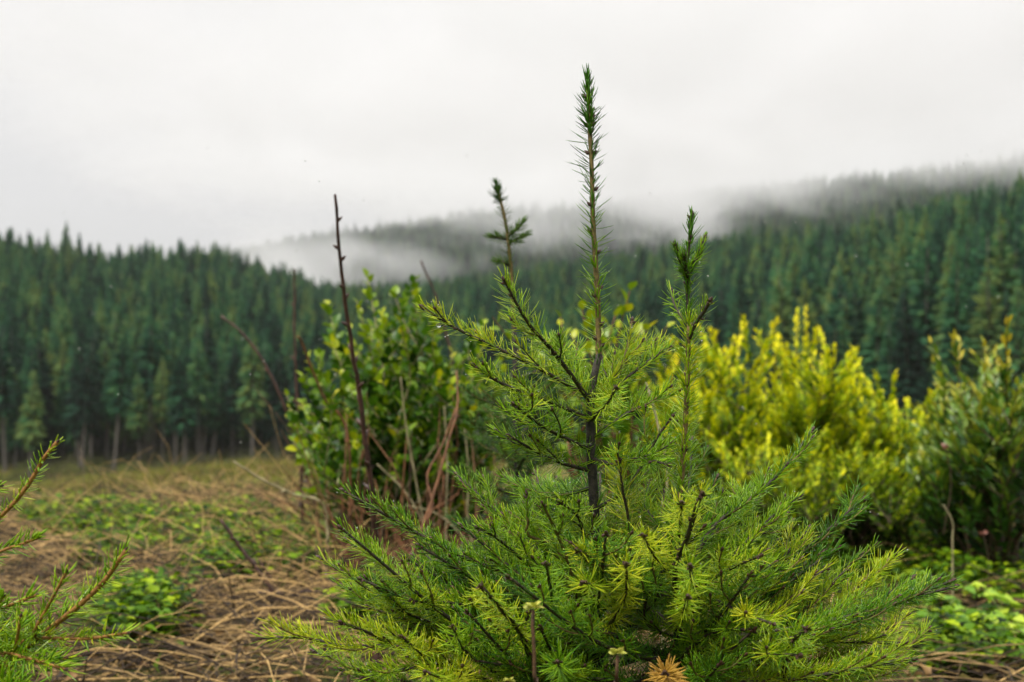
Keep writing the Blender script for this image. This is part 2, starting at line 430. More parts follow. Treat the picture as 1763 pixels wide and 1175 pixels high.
def edge_d(px): return np.interp(px, R1[:, 0], R1[:, 1])
def rim_d(px): return np.interp(px, R1[:, 0], R1[:, 3])
for px in np.arange(-60, 1840, 1.0):      # bands of trees, spacing about 5 m
    pass
r = np.random.default_rng(5)
allt = []
d = 150.
while d < 860:
    step = 3.7 if d < 420 else 4.6
    dpx = 3.6 / d * FPX
    n = int(2300 / dpx)
    for k in range(n):
        px = -260 + (k + r.uniform(0, 1)) * dpx; dd = d + r.uniform(-1.9, 1.9)
        if px > 2060 or dd < edge_d(px) + r.uniform(-9, 7) or dd > rim_d(px) * 1.12: continue
        allt.append((px, dd))
    d += step
allt = np.array(allt); xs = (allt[:, 0] - 881.5) / FPX * allt[:, 1]; ys = allt[:, 1]; zs = terrain(xs, ys)
ed = edge_d(allt[:, 0])
inview = (allt[:, 0] > -20) & (allt[:, 0] < 1783) & ~((allt[:, 0] > 560) & (allt[:, 0] < 1180) & (ys < 340))
order = [k for k in np.argsort(ys - ed * .75 + np.where(inview, 0, 1e6)) if inview[k]][:288]
own = set(order)
groups = {'edge': ('bare grey lower trunks conifer at the meadow edge of the forest', 'conifers lining the meadow edge'),
          'slope_a': ('dark green conifer in the dense stand on the slope behind the meadow', 'conifers on the slope behind the meadow'),
          'slope_b': ('olive green conifer low on the slope behind the yellow bushes', 'conifers on the slope behind the yellow bushes')}
def tree_scale(px, lo=.42, hi=.86):
    return r.uniform(lo, hi) ** 1.0 * np.interp(px, [0, 600, 1200, 1763], [.98, .98, 1.10, 1.18])
def forest_tree(x, y, s, edge, label, group, rz):
    k = r.integers(0, 3 if edge else 7)
    z = tz(x, y) - .1
    o = thing('conifer_tree', (x, y, z), label, 'conifer tree', group)
    cm, tm = (hi_crowns[k], hi_trunks[k]) if edge else (crowns[k], trunks[k])
    for nm, me in (('crown', cm), ('trunk', tm)):
        c = bpy.data.objects.new(nm, me); C.objects.link(c); c.parent = o
    o.scale = (s * r.uniform(.85, 1.15), s * r.uniform(.85, 1.15), s); o.rotation_euler = (r.normal() * .035, r.normal() * .035, rz)
    return o
for k in order:
    px, dd = allt[k]; e = dd < ed[k] + 9
    if e and px < 1100 and r.random() < .75: lb, gp = groups['edge']
    elif px < 1100: lb, gp = groups['slope_a']
    else: lb, gp = groups['slope_b']; e = False
    if gp != 'conifers lining the meadow edge':
        band = 'lowest rows' if dd < ed[k] + 32 else ('middle rows' if dd < ed[k] + 75 else 'upper rows')
        if px < 560: where = 'under the lone tall conifer' if px < 190 else ('behind the bent stick' if px < 400 else 'beside the tall bare stick')
        else: where = 'behind the long fir leader' if px < 1180 else ('behind the bright yellow bushes' if px < 1480 else 'above the narrow leaved bush')
        lb = lb.split(' in the dense')[0].split(' low on')[0] + ' in the %s of the wood %s' % (band, where); gp = gp + ', ' + band + ' ' + where
    lb = lb.replace('bare grey lower trunks conifer', 'tall conifer with a bare grey lower trunk')
    forest_tree(xs[k], ys[k], tree_scale(px, .60, .95) if e else tree_scale(px), e, lb, gp, r.uniform(0, 6.28))
# trees that stand out against the cloud on the ridges
for (px, top, d, lb) in [(114, 383, 515, 'lone taller conifer sticking up above the ridge over the meadow'),
                         (340, 424, 512, 'last conifer at the low end of the ridge before the mist'),
                         (1547, 336, 462, 'broad conifer spire at the start of the higher ridge crest'),
                         (1617, 326, 455, 'tallest full conifer spire on the ridge crest above the yellow bushes'),
                         (1645, 336, 452, 'short conifer spire tucked against the tallest one on the crest'),
                         (1668, 328, 450, 'slim conifer spire beside the gap on the ridge crest'),
                         (1755, 300, 430, 'big conifer at the picture edge reaching into the cloud'),
                         (1441, 372, 478, 'small dark conifer spire at the foot of the ridge crest')]:
    q = P(px, top, d); zg = tz(q[0], q[1])
    forest_tree(q[0], q[1], max(.5, (q[2] - zg) / 25.5), False, lb, 'conifers standing out on the ridges', r.uniform(0, 6.28))
# the rest of the wood as one mass
pts, scl, rot = [], [], []
for k in range(len(allt)):
    if k in own: continue
    pts.append((xs[k], ys[k], zs[k] - .1)); scl.append(tree_scale(allt[k][0])); rot.append(r.uniform(0, 6.28))
d = 960.
while d < 1620:
    dpx = 6.0 / d * FPX
    for k in range(int(1950 / dpx)):
        px = 250 + (k + r.uniform(0, 1)) * dpx; dd = d + r.uniform(-6, 6)
        x = (px - 881.5) / FPX * dd
        if px > 1850: continue
        pts.append((x, dd, tz(x, dd) - .1)); scl.append(r.uniform(.4, .95)); rot.append(r.uniform(0, 6.28))
    d += 7.
pm = bpy.data.meshes.new('forest'); pm.vertices.add(len(pts)); pm.vertices.foreach_set('co', np.array(pts, np.float32).ravel())
for an, av in (('scl', scl), ('rot', rot)):
    a = pm.attributes.new(an, 'FLOAT', 'POINT'); a.data.foreach_set('value', np.array(av, np.float32))
fo = link('forest', pm, kind='stuff')
col_src = bpy.data.collections.new('forest_sources')
for me in crowns:
    so = bpy.data.objects.new('forest_crown', me); col_src.objects.link(so)
ng = bpy.data.node_groups.new('forest', 'GeometryNodeTree')
ng.interface.new_socket('Geometry', in_out='INPUT', socket_type='NodeSocketGeometry')
ng.interface.new_socket('Geometry', in_out='OUTPUT', socket_type='NodeSocketGeometry')
gi = ng.nodes.new('NodeGroupInput'); go = ng.nodes.new('NodeGroupOutput')
m2p = ng.nodes.new('GeometryNodeMeshToPoints'); iop = ng.nodes.new('GeometryNodeInstanceOnPoints')
cinf = ng.nodes.new('GeometryNodeCollectionInfo'); cinf.inputs['Collection'].default_value = col_src; cinf.inputs['Separate Children'].default_value = True
iop.inputs['Pick Instance'].default_value = True
na1 = ng.nodes.new('GeometryNodeInputNamedAttribute'); na1.data_type = 'FLOAT'; na1.inputs['Name'].default_value = 'scl'
na2 = ng.nodes.new('GeometryNodeInputNamedAttribute'); na2.data_type = 'FLOAT'; na2.inputs['Name'].default_value = 'rot'
cx = ng.nodes.new('ShaderNodeCombineXYZ')
ng.links.new(gi.outputs[0], m2p.inputs[0]); ng.links.new(m2p.outputs[0], iop.inputs['Points'])
ng.links.new(cinf.outputs[0], iop.inputs['Instance']); ng.links.new(na1.outputs['Attribute'], iop.inputs['Scale'])
ng.links.new(na2.outputs['Attribute'], cx.inputs[2]); ng.links.new(cx.outputs[0], iop.inputs['Rotation'])
ng.links.new(iop.outputs[0], go.inputs[0])
fo.modifiers.new('forest', 'NODES').node_group = ng

# ------------------------------------------------------------------ young firs
class Needles:
    """collects needles as slim bent three-sided blades"""
    def __init__(s): s.b = []; s.d = []; s.k = []; s.L = []; s.w = []; s.t = []
    def add(s, b, d, k, L, w, t):
        for l, v in zip((s.b, s.d, s.k, s.L, s.w, s.t), (b, d, k, L, w, t)): l.append(v)
    def mesh(s, rings=(0., .4, .8)):
        if not s.b: return None
        b, d, k = (np.concatenate(v) for v in (s.b, s.d, s.k)); L, w, tt = (np.concatenate(v) for v in (s.L, s.w, s.t))
        n = len(b); sd = unit(np.cross(d, k + 1e-4 * RNG.normal(size=(n, 3)))); nn = np.cross(d, sd)
        wid = {0.: .55, .4: 1., .8: .75}; VV = []
        for q in rings:
            c = b + d * (q * L)[:, None] + k * (q * q * L)[:, None]
            hw = (w * .5 * wid[q])[:, None]
            VV += [c + sd * hw, c - sd * hw, c + nn * hw * .8]
        VV.append(b + d * L[:, None] + k * L[:, None])
        V = np.stack(VV, 1); m = V.shape[1]
        F = []
        for q in range(len(rings) - 1):
            for a in range(3):
                a2 = (a + 1) % 3; F += [(q * 3 + a, q * 3 + a2, q * 3 + 3 + a2), (q * 3 + a, q * 3 + 3 + a2, q * 3 + 3 + a)]
        q = len(rings) - 1
        F += [(q * 3 + a, q * 3 + (a + 1) % 3, m - 1) for a in range(3)]
        F = (np.array(F)[None] + (np.arange(n) * m)[:, None, None]).reshape(-1, 3)
        tv = np.repeat(tt, m)
        return tri_mesh('needles', V.reshape(-1, 3), F, {'tint': tv})
    def count(s): return sum(len(x) for x in s.b)
def needle_run(nd, Pt, per_m, L, width, tint, ang=(62, 58), tip_tuft=.022, flat=.35, spread=.22, start=0.0, lift=.28, tip_tint=0.0, sag=0.):
    seg = np.r_[0, np.cumsum(np.linalg.norm(np.diff(Pt, axis=0), axis=1))]; tot = seg[-1]
    n = max(6, int(per_m * tot * (1 - start)))
    s = start * tot + (np.arange(n) + RNG.uniform(0, 1, n)) / n * (tot * (1 - start))
    T, A, B = frames(Pt)
    pos = np.column_stack([np.interp(s, seg, Pt[:, q]) for q in range(3)])
    t_ = unit(np.column_stack([np.interp(s, seg, T[:, q]) for q in range(3)]))
    up = np.array([0, 0, 1.]); side = unit(np.cross(t_, up) + 1e-6)
    bad = np.abs(t_[:, 2]) > .9; side[bad] = unit(np.column_stack([np.interp(s, seg, A[:, q]) for q in range(3)]))[bad]
    upn = unit(np.cross(side, t_))
    ph = RNG.uniform(0, 2 * math.pi, n)
    # flat > 0 pulls needles to both sides and upwards
    cs, sn = np.cos(ph), np.sin(ph)
    sn = np.where(sn < 0, sn * (1 - flat), sn)
    R = unit(side * cs[:, None] + upn * sn[:, None])
    al = np.radians(np.interp(s / tot, [0, 1], ang) + RNG.normal(size=n) * 13)
    near_tip = np.clip(1 - (tot - s) / max(tip_tuft, 1e-4), 0, 1); al = al * (1 - .55 * near_tip)
    d = unit(t_ * np.cos(al)[:, None] + R * np.sin(al)[:, None] + RNG.normal(size=(n, 3)) * .07)
    k = t_ * (spread * RNG.uniform(.4, 1.4, n))[:, None] * 1.0 + up * (lift * RNG.uniform(-.2, 1, n))[:, None] - up * sag
    k = k - d * np.sum(k * d, 1)[:, None]
    Ls = L * RNG.uniform(.55, 1.12, n) ** 1.0 * (.9 + .1 * np.sin(s * 260. + RNG.uniform(0, 6))) * (1 - .25 * near_tip)
    tt = np.clip(tint + RNG.normal(size=n) * .10 + tip_tint * s / tot, 0, 1)
    nd.add(pos + R * .0006, d, k * .5, Ls, np.full(n, width) * RNG.uniform(.8, 1.15, n), tt)
BUD = None
def bud_mesh():
    global BUD
    if BUD is None:
        g = Geo(); z = np.array([0, .15, .4, .7, 1.0]); rr = np.array([.45, .9, 1.0, .62, .08])
        tube(g, np.column_stack([z * 0, z * 0, z * 2.9]), rr, 7, .5)
        BUD = g.mesh('bud'); BUD.materials.append(M['bud'])
    return BUD
def bud(parent, pos, d, r):
    o = bpy.data.objects.new('bud', bud_mesh()); C.objects.link(o)
    o.parent = parent
    q = Vector(d).to_track_quat('Z', 'Y'); o.location = Vector(pos); o.rotation_euler = q.to_euler(); o.scale = (r, r, r)
    return o
def bud_into(g, pos, d, r):
    z = np.array([0, .4, 1.]); tube(g, np.asarray(pos) + unit(d) * (z * 2.8 * r)[:, None], np.array([.6, 1, .15]) * r, 5, .5)
def fit_parent(o, root): o.matrix_parent_inverse = Matrix.Identity(4); return o   # parts below a branch: the branch sits at the origin

def fir_branch(root, pts, r0=.0021, r1=.0012, L=.0245, w=.0011, per_m=1250, tint=.5, twigs=0, tw_len=.07, wood='twig_dark', flat=.6, buds=3, buds_along=0,
               nmat='needle', name='branch', label=None, ang=(62, 55), spread=.2, start=.0, lift=.28, twig_start=.25, tip_tint=0., parts=True, rings=(0., .4, .8), twig_up=.15, sag=0., bud_r=.0021, tuft=.022):
    tint = min(1, tint * .9 + .14) if nmat == 'needle' else tint
    Pt = smooth_path(pts, max(8, int(len(pts) * 4)))
    g = Geo(); n = len(Pt); tube(g, Pt, np.linspace(r0, r1, n), 7, .5, lump=.05)
    b = link(name, g.mesh(name), M[wood], root)
    if label: b['label'] = label
    nd = Needles(); needle_run(nd, Pt, per_m, L, w, tint, ang, flat=flat, spread=spread, start=start, lift=lift, tip_tint=tip_tint, sag=sag, tip_tuft=tuft)
    T, A, B = frames(Pt)
    seg = np.r_[0, np.cumsum(np.linalg.norm(np.diff(Pt, axis=0), axis=1))]; tot = seg[-1]
    bg = Geo(); extra = Geo()
    def put_bud(pos, d, rr):
        if parts: fit_parent(bud(b, pos, d, rr), root)
        else: bud_into(bg, pos, d, rr)
    if buds:
        put_bud(Pt[-1], T[-1], bud_r)
        for q in range(buds - 1):
            a = q * 2.3 + RNG.uniform(0, 1); dd = unit(T[-1] * .8 + A[-1] * math.cos(a) + B[-1] * math.sin(a)); put_bud(Pt[-1] - T[-1] * .003 + dd * r1 * .6, dd, bud_r * .8)
    for q in range(buds_along):
        k = int(RNG.uniform(.35, .95) * (n - 1)); a = RNG.uniform(0, 6.28); dd = unit(T[k] * .9 + A[k] * math.cos(a) + B[k] * math.sin(a)); put_bud(Pt[k] + dd * r1 * .7, dd, bud_r * .8)
    for q in range(twigs):
        u = twig_start + (q + RNG.uniform(0, .8)) / twigs * (.93 - twig_start); sgn = 1 if q % 2 else -1
        k = min(int(u * (n - 1)), n - 2)
        side = unit(np.cross(T[k], [0, 0, 1.])); 
        if abs(T[k][2]) > .85: side = unit(A[k] * math.cos(q * 2.4) + B[k] * math.sin(q * 2.4)); sgn = 1
        dd = unit(T[k] * RNG.uniform(.75, 1.05) + side * sgn * RNG.uniform(.7, 1.0) + np.array([0, 0, 1]) * RNG.uniform(-.1, 2 * twig_up))
        ll = tw_len * (1.15 - .65 * u) * RNG.uniform(.75, 1.2)
        p0 = Pt[k]; p1 = p0 + dd * ll * .5; p2 = p0 + unit(dd + T[k] * .25 + np.array([0, 0, .15])) * ll
        tp = smooth_path([p0, p1, p2], 7)
        tg = Geo(); tube(tg, tp, np.linspace(r1 * .85, r1 * .6, 7), 5)
        needle_run(nd, tp, per_m * 1.1, L * .9, w, np.clip(tint + RNG.normal() * .06 + .05, 0, 1), ang, flat=flat, spread=spread, lift=lift, tip_tint=tip_tint, sag=sag, tip_tuft=tuft)
        if parts:
            tw = link('twig', tg.mesh('twig'), M[wood if wood != 'twig_dark' or RNG.random() < .5 else 'twig_olive'], b); fit_parent(tw, root)
        else: extra.add(np.concatenate(tg.V), np.concatenate(tg.F))
        if buds: put_bud(tp[-1], unit(tp[-1] - tp[-2]), bud_r * .8); put_bud(tp[-1] - dd * .002, unit(dd + side * .9), bud_r * .6)
    if extra.V: fit_parent(link('twigs', extra.mesh('twigs'), M['twig_olive'], b, kind='stuff'), root)
    if bg.V: fit_parent(link('buds', bg.mesh('buds'), M['bud'], b, kind='stuff'), root)
    me = nd.mesh(rings)
    if me: fit_parent(link('needles', me, M[nmat], b, kind='stuff'), root)
    ALLN.append((nd.b, nd.d, nd.k, nd.L))
    return b, Pt
ALLN = []
def PP(lst, d0, d1=None):
    """photo points from base to tip, base at depth d0 and tip at depth d1"""
    d1 = d0 if d1 is None else d1; k = len(lst)
    return [P(x, y, d0 + (d1 - d0) * i / (k - 1)) for i, (x, y) in enumerate(lst)]

# ---- fir A, the tall leader
DA = 1.40
baseA = P(1030, 1250, DA)
rootA = thing('young_fir', (baseA[0], baseA[1], tz(baseA[0], baseA[1])), 'bright green young fir whose long thin leader rises highest into the cloud', 'young fir', 'young firs close to the camera')
tp = [np.array([baseA[0], baseA[1], -.02]), P(1029, 1170, DA), P(1026, 1000, DA), P(1022, 860, DA), P(1017, 760, DA), P(1018, 680, DA), P(1031, 610, DA)]
Pt = smooth_path(tp, 30); g = Geo(); tube(g, Pt, np.interp(np.arange(30), [0, 10, 29], [.0095, .0070, .0036]), 10, .5, lump=.08)
trA = link('trunk', g.mesh('trunk'), M['trunk'], rootA)
nd = Needles(); needle_run(nd, Pt[8:], 420, .019, .0011, .25, (75, 70), flat=0)
fit_parent(link('needles', nd.mesh(), M['needle'], trA, kind='stuff'), rootA)
ldr = [(1031, 612), (1029, 520), (1024, 430), (1021, 380), (1019, 300), (1016, 235), (1013, 180), (1012, 135)]
Lp = smooth_path(PP(ldr, DA), 40)
g = Geo(); tube(g, Lp, np.interp(np.arange(40), [0, 30, 33, 39], [.0030, .0021, .0024, .0012]), 8, .5, lump=.06)
lo = link('leader', g.mesh('leader'), M['twig_olive'], rootA)
nd = Needles()
needle_run(nd, Lp[:34], 1050, .026, .0015, .66, (64, 56), flat=0, spread=.16, lift=.10, tip_tint=-.52, tip_tuft=.001)
needle_run(nd, Lp[31:], 2600, .021, .0016, .22, (48, 34), flat=0, spread=.30, lift=.12, tip_tuft=.03)
fit_parent(link('needles', nd.mesh(), M['needle'], lo, kind='stuff'), rootA); ALLN.append((nd.b, nd.d, nd.k, nd.L))
T, A, B = frames(Lp)
for (py, sx) in [(165, -1), (190, 1), (205, 1), (214, -1), (221, 1), (262, -1), (274, 1), (333, 1), (352, -1), (402, -1), (436, 1), (497, 1), (510, -1), (560, 1), (585, -1), (598, 1)]:
    k = int(np.argmin(np.abs(np.array([p_[2] for p_ in Lp]) - P(1020, py, DA)[2])))
    dd = unit(T[k] * .8 + np.array([sx * 1.0, RNG.uniform(-.6, .3), 0])); fit_parent(bud(lo, Lp[k] + dd * .0022, dd, .0021), rootA)

D = 1.40
BA = [  # base -> tip, depth base, depth tip, options
    ([(1014, 684), (925, 633), (840, 592), (775, 560), (729, 530)], D, 1.36, dict(tint=.66, per_m=1150, twigs=3, tw_len=.05, buds=3, buds_along=2, twig_start=.15)),
    ([(1014, 690), (983, 645), (945, 597), (907, 553), (869, 484)], D, 1.30, dict(tint=.55, per_m=1500, L=.026, buds=4, buds_along=6, twigs=2, tw_len=.04, r0=.0026)),
    ([(1016, 722), (953, 695), (899, 676), (853, 655), (817, 630)], D, 1.34, dict(tint=.55, twigs=3, tw_len=.05, buds_along=1)),
    ([(1018, 775), (980, 758), (945, 741), (914, 720), (886, 697)], D, 1.31, dict(tint=.48, twigs=3, tw_len=.055, buds_along=1)),
    ([(1018, 812), (960, 795), (920, 776), (878, 752)], D, 1.36, dict(tint=.42, twigs=4, tw_len=.05)),
    ([(1018, 690), (1042, 680), (1068, 660), (1106, 630), (1151, 600)], D, 1.44, dict(tint=.42, twigs=3, tw_len=.045)),
    ([(1018, 724), (1037, 703), (1050, 688), (1060, 668)], D, 1.26, dict(tint=.60, buds=4)),
    ([(1018, 755), (1071, 718), (1106, 699), (1148, 682)], D, 1.42, dict(tint=.40, twigs=4, tw_len=.05)),
    ([(1020, 692), (1062, 640), (1079, 603), (1088, 553)], D, 1.46, dict(tint=.66, wood='twig_olive', twigs=2, tw_len=.03)),
    ([(1018, 750), (1045, 700), (1070, 640), (1110, 590)], D, 1.52, dict(tint=.50, twigs=4, tw_len=.05)),
    ([(1020, 880), (1080, 840), (1133, 752), (1157, 718)], D, 1.38, dict(tint=.40, twigs=3, tw_len=.06)),
    ([(1018, 840), (980, 850), (940, 850), (900, 835)], D, 1.50, dict(tint=.34, twigs=5, tw_len=.06)),
    ([(1016, 700), (990, 640), (960, 600), (930, 590)], D, 1.52, dict(tint=.45, twigs=4, tw_len=.05)),
    ([(1018, 790), (1060, 800), (1100, 790), (1150, 800)], D, 1.30, dict(tint=.40, twigs=4, tw_len=.06)),
    ([(1024, 1100), (1068, 1061), (1081, 1021), (1083, 940), (1081, 887), (1072, 844), (1066, 792)], D, 1.33, dict(tint=.80, per_m=1300, L=.031, buds=4, buds_along=3, start=.15)),
    ([(1026, 1110), (1060, 1060), (1078, 1020), (1078, 972)], D, 1.16, dict(tint=.74, buds=4)),
    ([(1026, 1020), (1060, 974), (1036, 967), (994, 947)], D, 1.20, dict(tint=.80, buds=3, buds_along=2, wood='twig_olive')),
    ([(1026, 1030), (1075, 1003), (1040, 1010), (1003, 1003)], D, 1.18, dict(tint=.68)),
    ([(1022, 950), (915, 925), (909, 900), (906, 853)], D, 1.38, dict(tint=.48, wood='twig_olive', buds=4, w=.0014)),
    ([(1026, 1075), (996, 1040), (978, 967), (956, 913), (935, 869)], D, 1.30, dict(tint=.46, wood='twig_olive', twigs=3, tw_len=.04)),
    ([(1024, 960), (1010, 945), (996, 891), (963, 864)], D, 1.32, dict(tint=.52, twigs=3, tw_len=.04)),
    ([(1026, 1050), (950, 1010), (887, 953), (851, 924), (823, 909)], D, 1.33, dict(tint=.46, twigs=5, tw_len=.06)),
    ([(1026, 1040), (960, 1000), (920, 967), (895, 931), (867, 889)], D, 1.42, dict(tint=.60, wood='twig_olive', twigs=4, tw_len=.04)),
    ([(1026, 1100), (980, 1080), (956, 1050), (947, 1010), (940, 971)], D, 1.18, dict(tint=.40, twigs=2, tw_len=.04)),
    ([(1026, 1190), (930, 1180), (909, 1119), (891, 1083), (858, 1043), (828, 1010)], D, 1.14, dict(tint=.62, r0=.0034, r1=.0018, twigs=4, tw_len=.055, buds=5, buds_along=8, L=.026)),
    ([(1026, 1110), (930, 1070), (833, 1047), (797, 1041), (742, 1035)], D, 1.30, dict(tint=.56, twigs=6, tw_len=.06)),
    ([(1026, 1180), (900, 1130), (760, 1116), (672, 1112), (591, 1112), (523, 1098), (452, 1099)], D, 1.36, dict(tint=.66, twigs=7, tw_len=.075, buds=1, r0=.003)),
    ([(760, 1120), (680, 1112), (640, 1092), (589, 1072)], 1.36, 1.28, dict(tint=.64, twigs=2, tw_len=.05)),
    ([(850, 1110), (750, 1075), (692, 1052), (664, 1027), (632, 996)], 1.40, 1.36, dict(tint=.50, twigs=5, tw_len=.05)),
    ([(780, 1100), (690, 1062), (640, 1040), (590, 1010)], 1.44, 1.46, dict(tint=.44, twigs=4, tw_len=.05)),
    ([(1020, 1120), (900, 1060), (850, 1040), (794, 1007), (757, 979), (728, 951)], D, 1.46, dict(tint=.42, twigs=6, tw_len=.055)),
    ([(900, 1090), (810, 1060), (750, 1044), (709, 1034)], D, 1.26, dict(tint=.58, twigs=3, tw_len=.04)),
    ([(860, 1180), (749, 1140), (717, 1118), (692, 1097)], 1.34, 1.22, dict(tint=.66, twigs=4, tw_len=.05)),
    ([(880, 1200), (780, 1150), (700, 1152), (628, 1167)], 1.34, 1.28, dict(tint=.55, twigs=5, tw_len=.06)),
    ([(900, 1230), (820, 1195), (773, 1173), (733, 1157)], 1.34, 1.16, dict(tint=.68, twigs=3, tw_len=.05)),
    ([(940, 1210), (870, 1170), (800, 1120), (780, 1080)], 1.34, 1.20, dict(tint=.50, twigs=3, tw_len=.05)),
    ([(1026, 1200), (980, 1150), (950, 1120), (930, 1080)], D, 1.24, dict(tint=.30, twigs=4, tw_len=.05)),
    ([(1026, 1240), (1000, 1180), (970, 1160), (960, 1140)], D, 1.12, dict(tint=.36, twigs=3, tw_len=.05)),
]
for pts, a, bb, kw in BA: fir_branch(rootA, PP(pts, a, bb), **kw)
# ---- fir B
DB = 1.34
baseB = P(1172, 1260, DB)
rootB = thing('young_fir', (baseB[0], baseB[1], tz(baseB[0], baseB[1])), 'second young fir with a straight spire ending in three stubby tufts', 'young fir', 'young firs close to the camera')
tpB = [np.array([baseB[0], baseB[1], -.02]), P(1170, 1160, DB), P(1167, 1100, DB), P(1165, 1000, DB), P(1168, 900, DB), P(1178, 760, DB), P(1184, 650, DB), P(1186, 560, DB)]
Pt = smooth_path(tpB, 34); g = Geo(); tube(g, Pt, np.interp(np.arange(34), [0, 14, 22, 33], [.0085, .0055, .0026, .0021]), 9, .5, lump=.08)
trB = link('trunk', g.mesh('trunk'), M['trunk'], rootB)
fir_branch(rootB, PP([(1168, 900), (1174, 820), (1178, 760), (1184, 650), (1186, 560)], DB - .002), r0=.0028, r1=.0023, per_m=2100, L=.028, w=.0014, tint=.50, wood='twig_olive', flat=0, buds=0, buds_along=9, ang=(58, 62), spread=.15, lift=.1, tip_tint=.1, name='leader', label='upright main stem with short combed needles')
fir_branch(rootB, PP([(1186, 562), (1184, 500), (1183, 450), (1188, 405), (1191, 372)], DB), r0=.0024, r1=.0016, per_m=1700, L=.0185, w=.0014, tint=.34, wood='twig_dark', flat=0, buds=3, buds_along=14, ang=(50, 40), spread=.28, lift=.1, name='leader_tip', tip_tint=-.16)
for pts, dd, kw in [([(1184, 470), (1172, 450), (1163, 424)], -.02, dict(tint=.34)), ([(1186, 466), (1203, 440), (1213, 412)], 0, dict(tint=.36)), ([(1186, 480), (1180, 462), (1178, 440)], -.03, dict(tint=.3)), ([(1185, 470), (1196, 455), (1200, 440)], .03, dict(tint=.3))]:
    fir_branch(rootB, PP(pts, DB, DB + dd), r0=.0022, r1=.0018, per_m=2300, L=.0165, w=.0013, ang=(52, 30), flat=0, spread=.3, buds=1, name='side_shoot', tuft=.03, **kw)
fir_branch(rootB, PP([(1185, 590), (1195, 562), (1210, 540), (1222, 519)], DB, DB - .03), r0=.0020, r1=.0018, per_m=900, L=.018, tint=.5, buds=3, buds_along=3, flat=0, name='side_shoot')
fir_branch(rootB, PP([(1184, 560), (1170, 540), (1160, 520), (1155, 500)], DB, DB + .05), per_m=700, L=.018, tint=.5, buds=2, flat=0, name='side_shoot')
BB = [
    ([(1168, 1090), (1162, 1000), (1168, 960), (1184, 924), (1200, 870), (1209, 850)], DB, 1.18, dict(tint=.66, L=.024, buds=5, buds_along=6, r0=.003, r1=.002)),
    ([(1168, 930), (1172, 900), (1173, 866)], DB, 1.20, dict(tint=.7, L=.026)),
    ([(1168, 1000), (1130, 960), (1116, 940), (1106, 922)], DB, 1.20, dict(tint=.74, L=.026)),
    ([(1167, 1020), (1223, 914), (1283, 866), (1328, 829), (1364, 789), (1397, 742)], DB, 1.40, dict(tint=.30, twigs=4, tw_len=.05, r0=.0026, L=.021, buds=2, buds_along=3, tip_tint=.12)),
    ([(1167, 1040), (1220, 1000), (1291, 926), (1312, 906), (1344, 878), (1375, 856)], DB, 1.38, dict(tint=.48, twigs=5, tw_len=.05, L=.021)),
    ([(1168, 1050), (1198, 1015), (1223, 999), (1267, 975), (1308, 957)], DB, 1.20, dict(tint=.64, twigs=3, tw_len=.06, buds=3)),
    ([(1168, 1060), (1210, 1025), (1259, 1007), (1304, 999), (1344, 983)], DB, 1.34, dict(tint=.46, twigs=4, tw_len=.06)),
    ([(1168, 1060), (1191, 1025), (1191, 1000), (1188, 974)], DB, 1.12, dict(tint=.52, per_m=800)),
    ([(1168, 1080), (1178, 1050), (1184, 1027)], DB, 1.14, dict(tint=.60, per_m=900, L=.021)),
    ([(1168, 1200), (1290, 1140), (1393, 1084), (1457, 1027), (1502, 987), (1538, 958)], DB, 1.42, dict(tint=.70, twigs=6, tw_len=.07, wood='twig_olive', r0=.003)),
    ([(1168, 1240), (1330, 1190), (1352, 1140), (1362, 1106), (1390, 1082)], DB, 1.16, dict(tint=.52, r0=.003, r1=.002, buds=4, buds_along=5, twigs=3, tw_len=.05)),
    ([(1168, 1230), (1400, 1140), (1518, 1084), (1546, 1056), (1570, 1023), (1598, 995)], DB, 1.46, dict(tint=.54, twigs=5, tw_len=.055, r0=.003, wood='twig_olive')),
    ([(1168, 1250), (1400, 1200), (1506, 1161), (1534, 1137), (1575, 1104), (1599, 1083)], DB, 1.40, dict(tint=.62, twigs=5, tw_len=.06, wood='twig_olive')),
    ([(1168, 1080), (1200, 1050), (1231, 1035), (1287, 1060), (1330, 1074)], DB, 1.18, dict(tint=.58, twigs=4, tw_len=.055)),
    ([(1168, 1150), (1178, 1125), (1231, 1088), (1287, 1084)], DB, 1.22, dict(tint=.40, twigs=4, tw_len=.05, r0=.0028)),
    ([(1300, 1150), (1350, 1112), (1450, 1106), (1546, 1108)], DB, 1.34, dict(tint=.60, twigs=5, tw_len=.055)),
    ([(1300, 1180), (1400, 1170), (1457, 1157), (1500, 1150)], DB, 1.26, dict(tint=.58, twigs=4, tw_len=.055)),
    ([(1168, 1180), (1251, 1137), (1312, 1128), (1376, 1128)], DB, 1.16, dict(tint=.50, twigs=4, tw_len=.06)),
    ([(1168, 1010), (1230, 960), (1280, 925), (1330, 930)], DB, 1.48, dict(tint=.46, twigs=5, tw_len=.06)),
    ([(1168, 980), (1220, 930), (1260, 880), (1290, 840)], DB, 1.50, dict(tint=.42, twigs=5, tw_len=.06)),
    ([(1168, 1040), (1240, 1000), (1300, 1000), (1340, 1030)], DB, 1.44, dict(tint=.44, twigs=6, tw_len=.06)),
    ([(1166, 960), (1130, 900), (1110, 870), (1120, 830)], DB, 1.44, dict(tint=.44, twigs=4, tw_len=.06)),
    ([(1166, 1100), (1120, 1080), (1110, 1050), (1120, 1000)], DB, 1.30, dict(tint=.36, twigs=4, tw_len=.05)),
]
for pts, a, bb, kw in BB: fir_branch(rootB, PP(pts, a, bb), **kw)
fir_branch(rootB, PP([(1168, 1215), (1155, 1185), (1145, 1158)], DB, 1.12), per_m=1500, L=.0195, w=.0014, tint=.5, nmat='gold', wood='twig_orange', buds=3, name='branch', label='dying shoot with golden orange needles', ang=(80, 62), spread=.12, lift=.05, tuft=.008)
